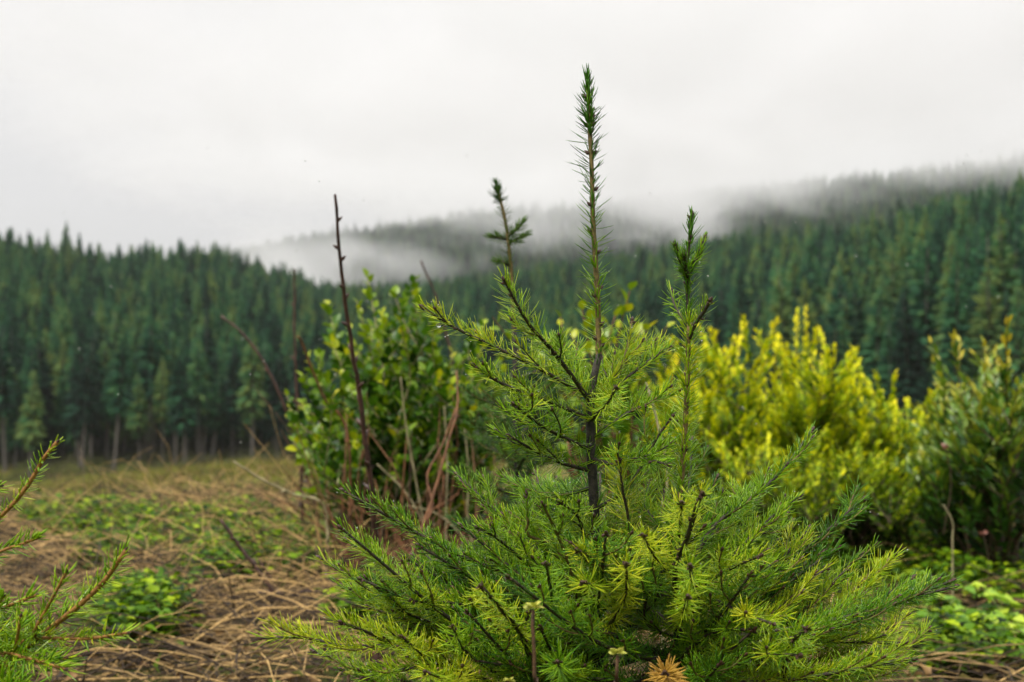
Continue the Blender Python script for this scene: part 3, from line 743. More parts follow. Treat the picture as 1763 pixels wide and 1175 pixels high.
# hidden and lower whorls of both trunks; first two fills tinted darker as painted inner shade
fr = np.random.default_rng(77)
def fill(root, base_px, depth, rows, n, seed, lens, tint=(.3, .6), az_bias=None):
    fr = np.random.default_rng(seed)
    for k in range(n):
        row = fr.uniform(*rows); p0 = P(base_px, row, depth); a = fr.uniform(0, 2 * math.pi) if az_bias is None else fr.normal(az_bias[0], az_bias[1])
        l = fr.uniform(*lens); d = np.array([math.cos(a), math.sin(a), 0]); up = fr.uniform(.15, .65)
        if p0[2] < .12: up = .5
        p1 = p0 + d * l * .5 + np.array([0, 0, l * .5 * up * .7]); p2 = p0 + d * l + np.array([0, 0, l * up])
        fir_branch(root, [p0, p1, p2], tint=fr.uniform(*tint), twigs=int(4 + l * 22), tw_len=.062, parts=False, rings=(0., .8), per_m=1000, L=.0235, r0=.0026, w=.0012)
fill(rootA, 1025, DA, (1000, 1260), 26, 3, (.13, .26), (.08, .40))
fill(rootB, 1167, DB, (1010, 1270), 24, 4, (.12, .26), (.08, .42))
fill(rootA, 1020, DA, (860, 1000), 7, 5, (.06, .12), (.3, .5), (1.8, 1.0))
fill(rootB, 1168, DB, (1080, 1260), 9, 6, (.14, .23), (.45, .7), (.1, .45))
fill(rootA, 1020, DA, (1100, 1290), 9, 8, (.2, .32), (.4, .65), (3.1, .45))
# water on the needles
def spheres(C0, rad):
    ph = (1 + 5 ** .5) / 2
    iv = unit(np.array([(-1, ph, 0), (1, ph, 0), (-1, -ph, 0), (1, -ph, 0), (0, -1, ph), (0, 1, ph), (0, -1, -ph), (0, 1, -ph), (ph, 0, -1), (ph, 0, 1), (-ph, 0, -1), (-ph, 0, 1)], float))
    f = np.array([(0, 11, 5), (0, 5, 1), (0, 1, 7), (0, 7, 10), (0, 10, 11), (1, 5, 9), (5, 11, 4), (11, 10, 2), (10, 7, 6), (7, 1, 8), (3, 9, 4), (3, 4, 2), (3, 2, 6), (3, 6, 8), (3, 8, 9), (4, 9, 5), (2, 4, 11), (6, 2, 10), (8, 6, 7), (9, 8, 1)])
    V = C0[:, None] + iv[None] * rad[:, None, None]; F = (f[None] + 12 * np.arange(len(C0))[:, None, None]).reshape(-1, 3)
    return V.reshape(-1, 3), F
allb = np.concatenate([np.concatenate(a[0]) for a in ALLN]); alld = np.concatenate([np.concatenate(a[1]) for a in ALLN]); allk = np.concatenate([np.concatenate(a[2]) for a in ALLN]); allL = np.concatenate([np.concatenate(a[3]) for a in ALLN])
pick = RNG.choice(len(allb), 2600, replace=False); u = RNG.choice([.35, .7, 1.0], 2600)
dp = allb[pick] + alld[pick] * (u * allL[pick])[:, None] + allk[pick] * (u * u * allL[pick])[:, None] - np.array([0, 0, .0006])
V_, F_ = spheres(dp, RNG.uniform(.0004, .0010, 2600)); left = dp[:, 0] < P(1095, 900, 1.37)[0]
for rt, sel in ((rootA, left), (rootB, ~left)):
    V_, F_ = spheres(dp[sel], RNG.uniform(.0004, .0010, sel.sum())); link('droplets', tri_mesh('droplets', V_, F_), M['water'], rt, kind='stuff')
V_, F_ = spheres(np.array([P(755, 561, 1.355)]), np.array([.0026])); dd_ = tri_mesh('water_drop', V_, F_)
link('water_drop', dd_, M['water'], rootA, label='large clear drop hanging under the top branch')
print('needles', len(allb))

# ---- fir C, out-of-focus top behind
DC = 2.35
baseC = P(893, 1240, DC)
rootC = thing('young_fir', (baseC[0], baseC[1], tz(baseC[0], baseC[1])), 'blurred young fir behind, its short forked tip beside the long leader', 'young fir', 'young firs further back')
Pt = smooth_path([np.array([baseC[0], baseC[1], -.02]), P(892, 900, DC), P(888, 700, DC), P(885, 560, DC)], 24); g = Geo(); tube(g, Pt, np.linspace(.011, .004, 24), 7)
link('trunk', g.mesh('trunk'), M['trunk'], rootC)
fir_branch(rootC, PP([(885, 565), (881, 480), (873, 400), (864, 355), (856, 325)], DC), r0=.0040, r1=.0025, per_m=800, L=.021, w=.0016, tint=.5, wood='twig_olive', nmat='needle_dull', flat=0, buds=1, name='leader', tip_tint=-.2, ang=(60, 50))
fir_branch(rootC, PP([(862, 350), (858, 335), (855, 318)], DC), r0=.003, r1=.002, per_m=3200, L=.022, w=.0018, tint=.25, nmat='needle_dull', flat=0, name='leader_tip', buds=0)
for pts in ([(873, 408), (888, 396), (902, 380)], [(873, 420), (890, 412), (906, 405)], [(872, 412), (858, 410), (843, 407)], [(876, 458), (866, 452), (853, 449)]):
    fir_branch(rootC, PP(pts, DC, DC - .01), r0=.0026, r1=.002, per_m=2400, L=.021, w=.0017, tint=.5, nmat='needle_dull', flat=0, name='side_shoot', buds=0, ang=(55, 40))
def rough_fir(root, bx, depth, r0, r1, n, seed, lens, tint):
    fr = np.random.default_rng(seed)
    for k in range(n):
        u = (k + fr.uniform()) / n; row = r0 + (r1 - r0) * u; p0 = P(bx, row, depth); a = k * 2.4 + fr.uniform(-.4, .4); l = (lens[0] + (lens[1] - lens[0]) * u) * fr.uniform(.75, 1.15)
        d = np.array([math.cos(a), math.sin(a), 0]); p1 = p0 + d * l * .5 + np.array([0, 0, .2 * l]); p2 = p0 + d * l + np.array([0, 0, .38 * l])
        fir_branch(root, [p0, p1, p2], tint=fr.uniform(*tint), twigs=int(3 + l * 24), tw_len=.07, parts=False, rings=(0., .8), per_m=800, L=.026, r0=.004, r1=.0016, w=.0019, nmat='needle_dull', buds=0)
rough_fir(rootC, 890, DC, 640, 1150, 30, 21, (.05, .17), (.22, .5))

# ---- fir E at the picture's edge, orange twigs
DE = 1.22
baseE = P(-230, 1250, DE)
rootE = thing('young_fir', (baseE[0], baseE[1], tz(baseE[0], baseE[1])), 'young fir reaching in at the edge with orange brown twigs and short needles', 'young fir', 'young firs close to the camera')
tpE = [np.array([baseE[0], baseE[1], -.02]), P(-225, 1100, DE), P(-220, 900, DE), P(-215, 650, DE)]
Pt = smooth_path(tpE, 20); g = Geo(); tube(g, Pt, np.linspace(.009, .004, 20), 8, lump=.06); link('trunk', g.mesh('trunk'), M['trunk'], rootE)
BE = [
    ([(-218, 1010), (-80, 950), (0, 890), (45, 840), (75, 790), (98, 762)], DE, 1.18, dict(tint=.46, per_m=620, L=.013, r1=.0018, twigs=0)),
    ([(-220, 1060), (-100, 1000), (0, 950), (35, 938), (66, 926)], DE, 1.20, dict(tint=.38, per_m=900, L=.016, twigs=0)),
    ([(-224, 1260), (-60, 1190), (20, 1135), (70, 1095), (130, 1048), (180, 1000), (216, 948)], DE, 1.16, dict(tint=.42, per_m=850, L=.019, r1=.0020, r0=.0034, twigs=0)),
    ([(-60, 1190), (20, 1135), (60, 1098), (58, 1090), (85, 1040), (114, 986)], DE, 1.14, dict(tint=.42, per_m=800, L=.019, start=.45)),
    ([(-60, 1190), (40, 1105), (70, 1099), (150, 1100), (219, 1090)], DE, 1.14, dict(tint=.56, per_m=800, L=.016, start=.3)),
    ([(-100, 1210), (10, 1150), (25, 1120), (36, 1062)], DE, 1.14, dict(tint=.42, per_m=800, L=.02)),
    ([(-200, 1120), (-80, 1070), (0, 1048), (62, 1025)], DE, 1.16, dict(tint=.44, per_m=900, L=.019, twigs=2, tw_len=.04)),
    ([(-180, 1230), (-60, 1150), (0, 1125), (50, 1135), (112, 1152)], DE, 1.12, dict(tint=.40, per_m=950, L=.022, twigs=3, tw_len=.05)),
    ([(-200, 1280), (-60, 1200), (0, 1180), (60, 1200)], DE, 1.10, dict(tint=.36, per_m=950, L=.024, twigs=4, tw_len=.05)),
    ([(-200, 1180), (-90, 1120), (-20, 1100), (20, 1080)], DE, 1.24, dict(tint=.34, per_m=1000, L=.026, twigs=4, tw_len=.05)),
    ([(-218, 960), (-120, 900), (-60, 860), (0, 838)], DE, 1.2, dict(tint=.42, per_m=800, L=.018, twigs=2, tw_len=.03)),
    ([(-200, 1220), (-60, 1140), (30, 1110), (90, 1120)], DE, 1.30, dict(tint=.30, per_m=1000, L=.026, twigs=5, tw_len=.05)),
]
for k, (pts, a, bb, kw) in enumerate(BE):
    kw['L'] *= 1.2; kw['per_m'] *= 1.15; kw['tint'] += .08
    fir_branch(rootE, PP(pts, a, bb), wood='twig_orange' if k not in (8, 9, 11) else 'twig_olive', flat=.2, w=.0017, buds=1, bud_r=.0014, ang=(58, 52), **kw)

# ------------------------------------------------------------------ broad-leaved shrubs
def leaf_mesh(L, W, fold=.25, curl=.2, nseg=4, round_=.5):
    """ovate leaf along +Y with a folded midrib and a short stalk"""
    g = Geo(); V = [(0, 0, 0)]; F = []
    us = np.linspace(.0, 1., nseg + 1)
    prev = None; rows = []
    for u in us:
        wd = W * .5 * (math.sin(math.pi * u ** round_) ** .8 if 0 < u < 1 else 0.02)
        y = L * (.12 + .88 * u); z = -curl * L * u * u
        rows.append([(-wd, y, z + fold * wd), (0, y, z), (wd, y, z + fold * wd)])
    V = [(-.03 * W, 0, 0), (.03 * W, 0, 0)]
    for rw in rows: V += rw
    F = [(0, 1, 3)]
    for k in range(nseg):
        a = 2 + 3 * k; F += [(a, a + 1, a + 4), (a, a + 4, a + 3), (a + 1, a + 2, a + 5), (a + 1, a + 5, a + 4)]
    return np.array(V, float), np.array(F)
def rot_to(d, roll):
    """matrices whose Y column is d"""
    d = unit(d); n = len(d); up = np.tile([0, 0, 1.], (n, 1)); x = unit(np.cross(d, up) + 1e-5); z = np.cross(x, d)
    c, s = np.cos(roll)[:, None], np.sin(roll)[:, None]; x2 = x * c + z * s; z2 = np.cross(x2, d)
    return np.stack([x2, d, z2], -1)
def scatter(tv, tf, Rm, loc, sc_, tint):
    V = np.einsum('nij,vj->nvi', Rm, tv) * sc_[:, None, None] + loc[:, None, :]
    F = (tf[None] + (np.arange(len(loc)) * len(tv))[:, None, None]).reshape(-1, 3)
    return V.reshape(-1, 3), F, np.repeat(tint, len(tv))
def place_leaves(root, mats, tv, tf, pos, dirs, roll, scl, tint, n_parts, fol_name='foliage', leaf_name='leaf'):
    """the largest-showing leaves become parts, the rest one mass"""
    Rm = rot_to(dirs, roll); n = len(pos)
    score = -np.linalg.norm(pos - np.array([0, 0, CAM_H]), axis=1) + .15 * scl / scl.mean()
    order = np.argsort(-score); own = order[:n_parts]; rest = order[n_parts:]
    bank = []
    for q in range(6):
        me = tri_mesh(leaf_name, tv, tf, {'tint': np.full(len(tv), q / 5.)}); me.materials.append(mats); bank.append(me)
    for k in own:
        o = bpy.data.objects.new(leaf_name, bank[int(np.clip(round(tint[k] * 5), 0, 5))]); C.objects.link(o)
        o.parent = root
        m4 = Matrix([[*(Rm[k][i] * scl[k]), pos[k][i] - root.location[i]] for i in range(3)] + [[0, 0, 0, 1]]); o.matrix_local = m4
    if len(rest):
        V, F, tt = scatter(tv, tf, Rm[rest], pos[rest], scl[rest], tint[rest])
        link(fol_name, tri_mesh(fol_name, V, F, {'tint': tt}), mats, root, kind='stuff')
def shrub(name, label, cat, group, base, tips, leafm, tv, tf, scale, leaves_per_m, seed, stem_mat='palestem', start=.3, side=3, side_len=.22, tints=(.2, .55, .95), up=.75, n_parts=300, r0=.006, jitter=.05, yellow_pow=3.0, plume=None, zfade=0.):
    fr = np.random.default_rng(seed)
    root = thing(name, tuple(base), label, cat, group)
    pos, dirs, tt, sc_ = [], [], [], []
    small = Geo()
    for tip in tips:
        tip = np.asarray(tip); mid = base + (tip - base) * np.array([.35, .35, .5]) + fr.normal(size=3) * jitter
        b0 = base + np.r_[fr.normal(size=2) * .05, -.02]
        Pt = smooth_path([b0, mid, (mid + tip) / 2 + fr.normal(size=3) * jitter * .5, tip], 18)
        g = Geo(); tube(g, Pt, np.linspace(r0, .0012, 18), 6, fr.uniform()); link('stem', g.mesh('stem'), M[stem_mat], root)
        runs = [(Pt, start)]
        H = np.linalg.norm(tip - base)
        for q in range(side):
            k = int(fr.uniform(.3, .9) * 17); a = fr.uniform(0, 6.28)
            dd = unit(np.array([math.cos(a), math.sin(a), fr.uniform(.5, 1.4)])); l = side_len * fr.uniform(.6, 1.2)
            sp_ = smooth_path([Pt[k], Pt[k] + dd * l * .5, Pt[k] + dd * l + np.array([0, 0, l * .25])], 8)
            tube(small, sp_, np.linspace(.0022, .0009, 8), 4, fr.uniform()); runs.append((sp_, .1))
        for rp, s0 in runs:
            seg = np.r_[0, np.cumsum(np.linalg.norm(np.diff(rp, axis=0), axis=1))]; n = max(4, int(leaves_per_m * seg[-1] * (1 - s0)))
            s = seg[-1] * (s0 + (1 - s0) * (np.arange(n) + fr.uniform(0, 1, n)) / n)
            T, A, B = frames(rp); p_ = np.column_stack([np.interp(s, seg, rp[:, c]) for c in range(3)]); t_ = unit(np.column_stack([np.interp(s, seg, T[:, c]) for c in range(3)]))
            a_ = unit(np.column_stack([np.interp(s, seg, A[:, c]) for c in range(3)])); b_ = np.cross(t_, a_)
            ph = np.arange(n) * 2.4 + fr.normal(size=n) * .4
            rad = a_ * np.cos(ph)[:, None] + b_ * np.sin(ph)[:, None]
            u = s / seg[-1]
            d_ = unit(t_ * up + rad * 1.0 + np.array([0, 0, .35]) + fr.normal(size=(n, 3)) * .22 + t_ * (u ** 4)[:, None] * .9)
            pos.append(p_); dirs.append(d_); 
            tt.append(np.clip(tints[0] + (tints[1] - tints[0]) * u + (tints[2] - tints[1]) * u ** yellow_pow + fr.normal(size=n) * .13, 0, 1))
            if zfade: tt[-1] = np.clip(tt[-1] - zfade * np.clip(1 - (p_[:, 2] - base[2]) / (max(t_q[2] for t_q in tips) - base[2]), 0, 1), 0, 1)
            sc_.append(scale * fr.uniform(.65, 1.15, n) * (1 - .25 * u ** 5))
    if small.V: link('twigs', small.mesh('twigs'), M[stem_mat], root, kind='stuff')
    pos, dirs, tt, sc_ = map(np.concatenate, (pos, dirs, tt, sc_))
    place_leaves(root, leafm, tv, tf, pos, dirs, fr.normal(size=len(pos)) * .7, sc_, tt, n_parts)
    return root
# centre shrub
DS = 3.9
lv, lf = leaf_mesh(1.0, .62, .35, .15, 4, .75)
bs = P(700, 985, DS); bs[2] = tz(bs[0], bs[1])
tipl = [(632, 475), (712, 512), (660, 540), (600, 568), (570, 590), (545, 640), (520, 690), (640, 560), (690, 560), (740, 600), (780, 610), (760, 650), (820, 640), (850, 700), (600, 640), (640, 650),
        (560, 700), (700, 640), (505, 760), (540, 790), (520, 850), (600, 750), (660, 740), (720, 720), (790, 720), (840, 780), (560, 870), (620, 830), (700, 800), (760, 800), (650, 600), (720, 570), (800, 660), (580, 620), (870, 660), (830, 600), (860, 640), (890, 700), (870, 760), (820, 850), (880, 830), (905, 770), (530, 720), (515, 800), (500, 700),
        (530, 615), (615, 520), (745, 560), (675, 585)]
fr = np.random.default_rng(9)
tips = [P(x, y, DS + fr.uniform(-.38, .38)) for x, y in tipl]
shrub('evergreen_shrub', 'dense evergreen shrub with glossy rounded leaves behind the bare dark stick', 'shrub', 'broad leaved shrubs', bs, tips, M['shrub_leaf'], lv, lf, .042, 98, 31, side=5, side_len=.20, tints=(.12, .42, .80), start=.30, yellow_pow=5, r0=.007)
# small leafy stems between the two firs
bs = P(1070, 1000, 3.2); bs[2] = tz(bs[0], bs[1])
tips = [P(x, y, 3.2 + fr.uniform(-.2, .2)) for x, y in [(1085, 498), (1060, 540), (1000, 520), (965, 545), (1035, 560), (985, 580), (1110, 560), (1010, 600), (950, 600), (1090, 590), (1060, 610)]]
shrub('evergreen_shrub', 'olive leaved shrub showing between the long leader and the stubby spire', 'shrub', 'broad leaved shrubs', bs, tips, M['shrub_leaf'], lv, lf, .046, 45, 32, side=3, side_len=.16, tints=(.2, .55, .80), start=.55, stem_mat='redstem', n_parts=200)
# yellow bushes
yv, yf = leaf_mesh(1.0, .46, .3, .2, 2, .7)
def bush(px0, top, d, wpx, n, seed, label, yel=1.0, lvs=125, mat_='yellow_leaf', scale=.040, base_row=None, tv=yv, tf=yf, tints=(.12, .42, .82), depth=.45, parts=300, prof=None, side=8, side_len=.17):
    fr = np.random.default_rng(seed); bs = P(px0, 930, d); bs[2] = tz(bs[0], bs[1])
    tips = []
    for k in range(n):
        a = fr.uniform(-1, 1); q = fr.uniform(0, 1) ** .8
        crest = top + (abs(a) ** 2.0) * (wpx * .95) if prof is None else np.interp(px0 + a * wpx, *prof)
        row = crest + q * (900 - crest) * .8 + fr.uniform(-12, 12); tips.append(P(px0 + a * wpx, row, d + fr.uniform(-depth, depth)))
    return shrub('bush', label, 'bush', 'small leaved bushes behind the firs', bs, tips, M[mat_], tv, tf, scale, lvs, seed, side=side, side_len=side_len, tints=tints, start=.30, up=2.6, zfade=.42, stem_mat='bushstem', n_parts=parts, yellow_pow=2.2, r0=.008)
prof_y = ([1090, 1140, 1180, 1215, 1235, 1255, 1275, 1290, 1303, 1325, 1350, 1380, 1400, 1425, 1445, 1470, 1490, 1520, 1560, 1600, 1650], [520, 540, 515, 490, 466, 520, 528, 570, 535, 590, 525, 490, 540, 510, 575, 605, 628, 680, 690, 685, 705])
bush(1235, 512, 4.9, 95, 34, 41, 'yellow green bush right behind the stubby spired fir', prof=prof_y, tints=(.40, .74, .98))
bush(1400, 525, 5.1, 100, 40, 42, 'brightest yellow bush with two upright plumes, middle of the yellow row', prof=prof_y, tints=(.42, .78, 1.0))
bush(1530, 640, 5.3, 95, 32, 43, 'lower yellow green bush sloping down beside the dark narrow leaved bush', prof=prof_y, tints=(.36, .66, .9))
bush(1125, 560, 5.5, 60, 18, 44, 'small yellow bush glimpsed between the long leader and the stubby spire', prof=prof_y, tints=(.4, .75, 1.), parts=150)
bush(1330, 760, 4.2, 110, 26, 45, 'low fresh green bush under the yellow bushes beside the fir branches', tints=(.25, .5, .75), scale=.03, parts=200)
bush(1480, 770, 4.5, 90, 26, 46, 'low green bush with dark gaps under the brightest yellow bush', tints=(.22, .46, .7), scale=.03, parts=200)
nv, nf_ = leaf_mesh(1.0, .30, .3, .25, 4, .7)
prof_r = ([1580, 1610, 1640, 1660, 1690, 1715, 1745, 1763, 1800, 1850], [690, 665, 625, 565, 540, 525, 515, 495, 480, 500])
bush(1710, 530, 4.3, 110, 40, 47, 'darker bush with long narrow leaves tipped yellow at the picture edge', mat_='serrate_leaf', scale=.055, lvs=75, tv=nv, tf=nf_, tints=(.46, .74, 1.0), prof=prof_r)
bush(1660, 740, 4.6, 90, 26, 48, 'shaded dull green bush below the narrow leaved bush', mat_='serrate_leaf', scale=.05, lvs=70, tv=nv, tf=nf_, tints=(.36, .58, .75), parts=200)
# faded blossoms
for (px, py, d, lb) in [(1692, 917, 3.9, 'faded pink blossom low in front of the narrow leaved bush'), (1627, 768, 4.0, 'small faded pinkish seed head in the narrow leaved bush')]:
    c = P(px, py, d); rt = thing('faded_blossom', tuple(c), lb, 'blossom', 'faded blossoms')
    for k in range(9):
        a = k * 2.4; dd = unit(np.array([math.cos(a), math.sin(a) * .7, fr.uniform(-1.4, .8)])[None]); V, F, tt = scatter(lv, lf, rot_to(dd, np.array([fr.uniform(0, 3)])), c[None], np.array([.013]), np.array([fr.uniform() * .5]))
        link('petal', tri_mesh('petal', V, F, {'tint': tt}), M['pink'], rt)
    g = Geo(); tube(g, smooth_path([c + [0, .02, -.25], c + [.02, .01, -.1], c], 8), .0014, 5); link('stem', g.mesh('stem'), M['bushstem'], rt)

# ------------------------------------------------------------------ bare stems
def stick(name, label, cat, pts, d0, d1, r0, r1, matn, nodes=0, ground=True, group=None, seed=1, branches=()):
    fr = np.random.default_rng(seed); Q = PP(pts, d0, d1)
    base = Q[0].copy(); z = tz(base[0], base[1])
    if ground: Q = [np.array([base[0], base[1], z - .02])] + (Q if Q[0][2] > z + .06 else Q[1:])
    rt = thing(name, (base[0], base[1], z), label, cat, group)
    Pt = smooth_path(Q, 40); Pt[1:-1] += fr.normal(size=(38, 3)) * r0 * .12
    g = Geo(); tube(g, Pt, np.linspace(r0, r1, 40), 8, lump=.08); link('stem', g.mesh('stem'), M[matn], rt)
    T, A, B = frames(Pt); RS = np.linspace(r0, r1, 40)
    for k in range(nodes):
        i = int((.12 + .86 * (k + fr.uniform(0, .6)) / nodes) * 39); a = fr.uniform(0, 6.28); dd = unit(T[i] * .8 + A[i] * math.cos(a) + B[i] * math.sin(a))
        g = Geo(); tube(g, Pt[i] + dd * np.array([0, .5, 1])[:, None] * RS[i] * 4.2, np.array([1.1, 1.0, .2]) * RS[i] * 1.0, 6); link('bud', g.mesh('bud'), M[matn], rt)
    for bp, bd0, bd1, br in branches:
        g = Geo(); q = smooth_path(PP(bp, bd0, bd1), 14); tube(g, q, np.linspace(br, br * .5, 14), 6); link('branch', g.mesh('branch'), M[matn], rt)
    return rt
stick('bare_stem', 'tall bare dark stick with small buds in front of the rounded leaved shrub', 'bare stem', [(650, 985), (640, 850), (622, 700), (606, 600), (592, 500), (583, 420), (577, 336)], 2.55, 2.35, .0062, .0026, 'darkstick', 22, seed=3)
stick('bare_stem', 'thin blurred upright stick beside the shrub, against the far wood', 'bare stem', [(520, 860), (512, 700), (507, 560), (507, 464)], 4.4, 4.4, .007, .003, 'darkstick', 5, seed=4)
stick('bare_stem', 'bent brown stick arching away from the shrub over the meadow', 'bare stem', [(545, 880), (520, 800), (490, 700), (452, 620), (415, 572), (381, 545)], 4.2, 4.2, .005, .0035, 'darkstick', 6, seed=5)
stick('bare_stem', 'faint curved stick between the shrub and the fir tip', 'bare stem', [(790, 700), (765, 560), (745, 495), (725, 450)], 4.6, 4.6, .006, .003, 'darkstick', 3, seed=6)
stick('bare_stem', 'orange brown forked stem leaning in front of the shrub', 'bare stem', [(700, 985), (722, 925), (750, 840), (775, 750), (788, 700), (786, 640)], 2.9, 3.1, .0042, .0022, 'redstem', 3, seed=7,
      branches=[([(725, 915), (745, 870), (735, 820), (760, 770), (784, 705)], 3.0, 3.1, .0034), ([(722, 925), (690, 960), (660, 950)], 2.9, 2.9, .003)])
stick('bare_stem', 'pale yellow twig slanting out of the shrub over the meadow', 'bare stem', [(560, 880), (500, 850), (450, 825), (402, 795)], 3.6, 3.5, .005, .003, 'palestem', 2, seed=8)
stick('bare_stem', 'dark leaning twig standing in the dry litter', 'bare stem', [(510, 1075), (450, 990), (415, 945), (381, 897)], 3.2, 3.2, .006, .004, 'darkstick', 4, seed=9)
stick('bare_stem', 'second dark leaning twig just behind the first in the litter', 'bare stem', [(520, 1060), (480, 1020), (462, 990), (445, 965)], 3.3, 3.3, .006, .003, 'darkstick', 2, seed=10)
stick('bare_stem', 'orange sprig with yellow leaf tip leaning from the shrub', 'bare stem', [(600, 760), (560, 690), (535, 630), (520, 590), (513, 580)], 3.6, 3.5, .004, .003, 'redstem', 2, seed=11, ground=True)
stick('bare_stem', 'grey curved twig between the trunks of the two firs', 'bare stem', [(1140, 900), (1148, 850), (1146, 790), (1130, 720), (1112, 660)], 2.0, 2.0, .0032, .0018, 'palestem', 2, seed=12)
fr = np.random.default_rng(90)
thin = [([(770, 985), (768, 900), (770, 800), (765, 700)], 'palestem'), ([(815, 960), (805, 880), (808, 820), (800, 740)], 'palestem'), ([(700, 960), (705, 860), (708, 740)], 'darkstick'), ([(800, 990), (740, 920), (700, 850), (650, 800)], 'palestem'),
        ([(740, 960), (720, 850), (700, 740), (690, 650)], 'palestem'), ([(660, 990), (720, 900), (790, 850)], 'redstem'), ([(820, 960), (760, 890), (700, 870)], 'palestem'), ([(690, 990), (700, 940), (760, 880)], 'redstem'), ([(560, 1060), (555, 960), (540, 890)], 'dead'),
        ([(600, 1050), (570, 970), (560, 930)], 'dead'), ([(700, 985), (680, 940), (690, 880)], 'redstem'), ([(690, 1000), (640, 960), (600, 930)], 'redstem'), ([(1690, 1170), (1690, 1100), (1685, 1075)], 'dead'), ([(1600, 1170), (1590, 1130), (1583, 1110)], 'dead'),
        ([(1368, 1000), (1372, 960), (1370, 930)], 'redstem'), ([(1640, 940), (1640, 900), (1625, 870)], 'palestem'), ([(180, 900), (130, 890), (135, 850)], 'dead'), ([(330, 940), (320, 890), (300, 850)], 'dead'), ([(440, 930), (400, 870), (370, 820)], 'dead'), ([(480, 920), (430, 830), (410, 805)], 'dead')]
THIN = ['pale upright twig at the shrub base beside the orange forked stem', 'pale wavy twig between the shrub and the main fir', 'dark thin twig rising behind the orange forked stem', 'pale twig leaning to the tall bare stick', 'long pale twig climbing up through the shrub leaves',
        'reddish twig slanting towards the main fir', 'pale twig arching low in front of the fir trunk side of the shrub', 'short reddish twig crossing at the foot of the shrub', 'straw coloured stalk beside the tall bare stick foot', 'straw coloured stalk leaning left of the shrub foot'.replace(' left of', ' beyond'),
        'short reddish twig at the foot of the orange forked stem', 'reddish twig bending low towards the meadow at the shrub foot', 'bleached forked straw under the bramble patch', 'bleached short straw beside the fir tips and bramble', 'reddish short stem standing behind the fir tips',
        'pale stem under the narrow leaved bush', 'dry stalk in the green herbs by the edge fir', 'dry stalk at the border of herbs and meadow', 'tall dry stalk leaning before the meadow crest', 'dry stalk beside the shrub against the meadow crest']
for k, (pts, mm) in enumerate(thin):
    far_ = k >= 16
    stick('thin_stem', THIN[k], 'twig', pts, 4.8 if far_ else 3.5, 4.8 if far_ else 3.5, .0022 if far_ else .0026, .0015, mm, 0, seed=100 + k, group='thin dry twigs around the shrub bases')
# budding reddish stalks at the bottom edge
for (pts, lb, s, d) in [([(925, 1260), (921, 1175), (919, 1100), (918, 1052)], 'tallest reddish stalk with an opening pale bud in front of the fir', 1.0, 1.05), ([(1060, 1260), (1061, 1175), (1063, 1130)], 'shorter reddish stalk with a pale bud near the golden shoot', .9, 1.08), ([(600, 1260), (600, 1190), (600, 1164)], 'short stalk with one narrow yellow bud below the long low branch', .6, 1.2),
                        ([(875, 1260), (876, 1190), (876, 1178)], 'tiny stalk tip peeping up at the bottom edge', .6, 1.05)]:
    rt = stick('budding_stalk', lb, 'budding stalk', pts, d, d, .0018, .0014, 'stalk', 1, group='budding stalks', seed=int(d * 100))
    c = P(pts[-1][0], pts[-1][1] - 2, d)
    for k in range(10):
        a = k * 2.4; dd = unit(np.array([math.cos(a), math.sin(a), .15 + .9 * (k % 3) / 2])[None]); V, F, tt = scatter(lv, lf, rot_to(dd, np.array([fr.uniform(-1, 1)])), (c + [0, 0, .001])[None], np.array([.0085 * s]), np.array([fr.uniform()]))
        link('young_leaf', tri_mesh('young_leaf', V, F, {'tint': tt}), M['catkin'], rt)

# ------------------------------------------------------------------ litter, herbs, meadow
def ground_hit(px, py):
    """point of the ground seen at a photo position"""
    dirv = P(px, py, 1.0) - np.array([0, 0, CAM_H]); s = 1.2; step = .05
    while s < 400:
        q = np.array([0, 0, CAM_H]) + dirv * s
        if q[2] < tz(q[0], q[1]): return q
        s += step; step = max(.05, s * .01)
    return None
fr = np.random.default_rng(55)
g = Geo(); n = 0
def litter(n, dmin, dmax, pxr, Lr, rr, tilt, gg, seedn, lift=.03):
    fr = np.random.default_rng(seedn)
    d = dmin + (dmax - dmin) * fr.uniform(0, 1, n) ** .8; px = fr.uniform(*pxr, n); x = (px - 881.5) / FPX * d; z = terrain(x, d)
    for k in range(n):
        a = fr.normal(.0, .85) + (math.pi if fr.random() < .5 else 0); e = abs(fr.normal(0, tilt)); L = fr.uniform(*Lr)
        dv = np.array([math.cos(a) * math.cos(e), math.sin(a) * math.cos(e), math.sin(e)]); p0 = np.array([x[k], d[k], z[k] + fr.uniform(0, lift)])
        b = fr.normal(size=3) * L * .07; b[2] = abs(b[2]); r_ = fr.uniform(*rr)
        tube(gg, np.array([p0, p0 + dv * L * .35 + b, p0 + dv * L * .7 + b * .9, p0 + dv * L - np.array([0, 0, L * .04])]), np.array([1, .85, .7, .35]) * r_, 4, fr.uniform() ** 2.2)
litter(4600, 2.4, 5.2, (-120, 900), (.05, .40), (.0006, .0022), .20, g, 1, .035)
litter(2000, 5.0, 8, (-80, 720), (.08, .35), (.0009, .0022), .15, g, 2, .03)
litter(2800, 2.4, 8, (900, 1860), (.06, .40), (.0006, .0022), .16, g, 3, .04)
litter(900, 4.8, 7.6, (250, 560), (.10, .34), (.001, .0020), .55, g, 4, .07)
litter(90, 4.5, 7.0, (-60, 500), (.10, .25), (.0008, .0018), .9, g, 7, .02)
litter(450, 5.0, 7.6, (240, 600), (.1, .35), (.001, .0020), .30, g, 14, .12)
litter(1300, 3.0, 5.8, (40, 720), (.05, .28), (.0005, .0015), .45, g, 15, .12)
litter(160, 3.2, 5.0, (100, 700), (.08, .25), (.0007, .0017), .9, g, 6, .03)
litter(350, 3.6, 4.6, (560, 900), (.2, .7), (.0010, .0022), .8, g, 5, .05)
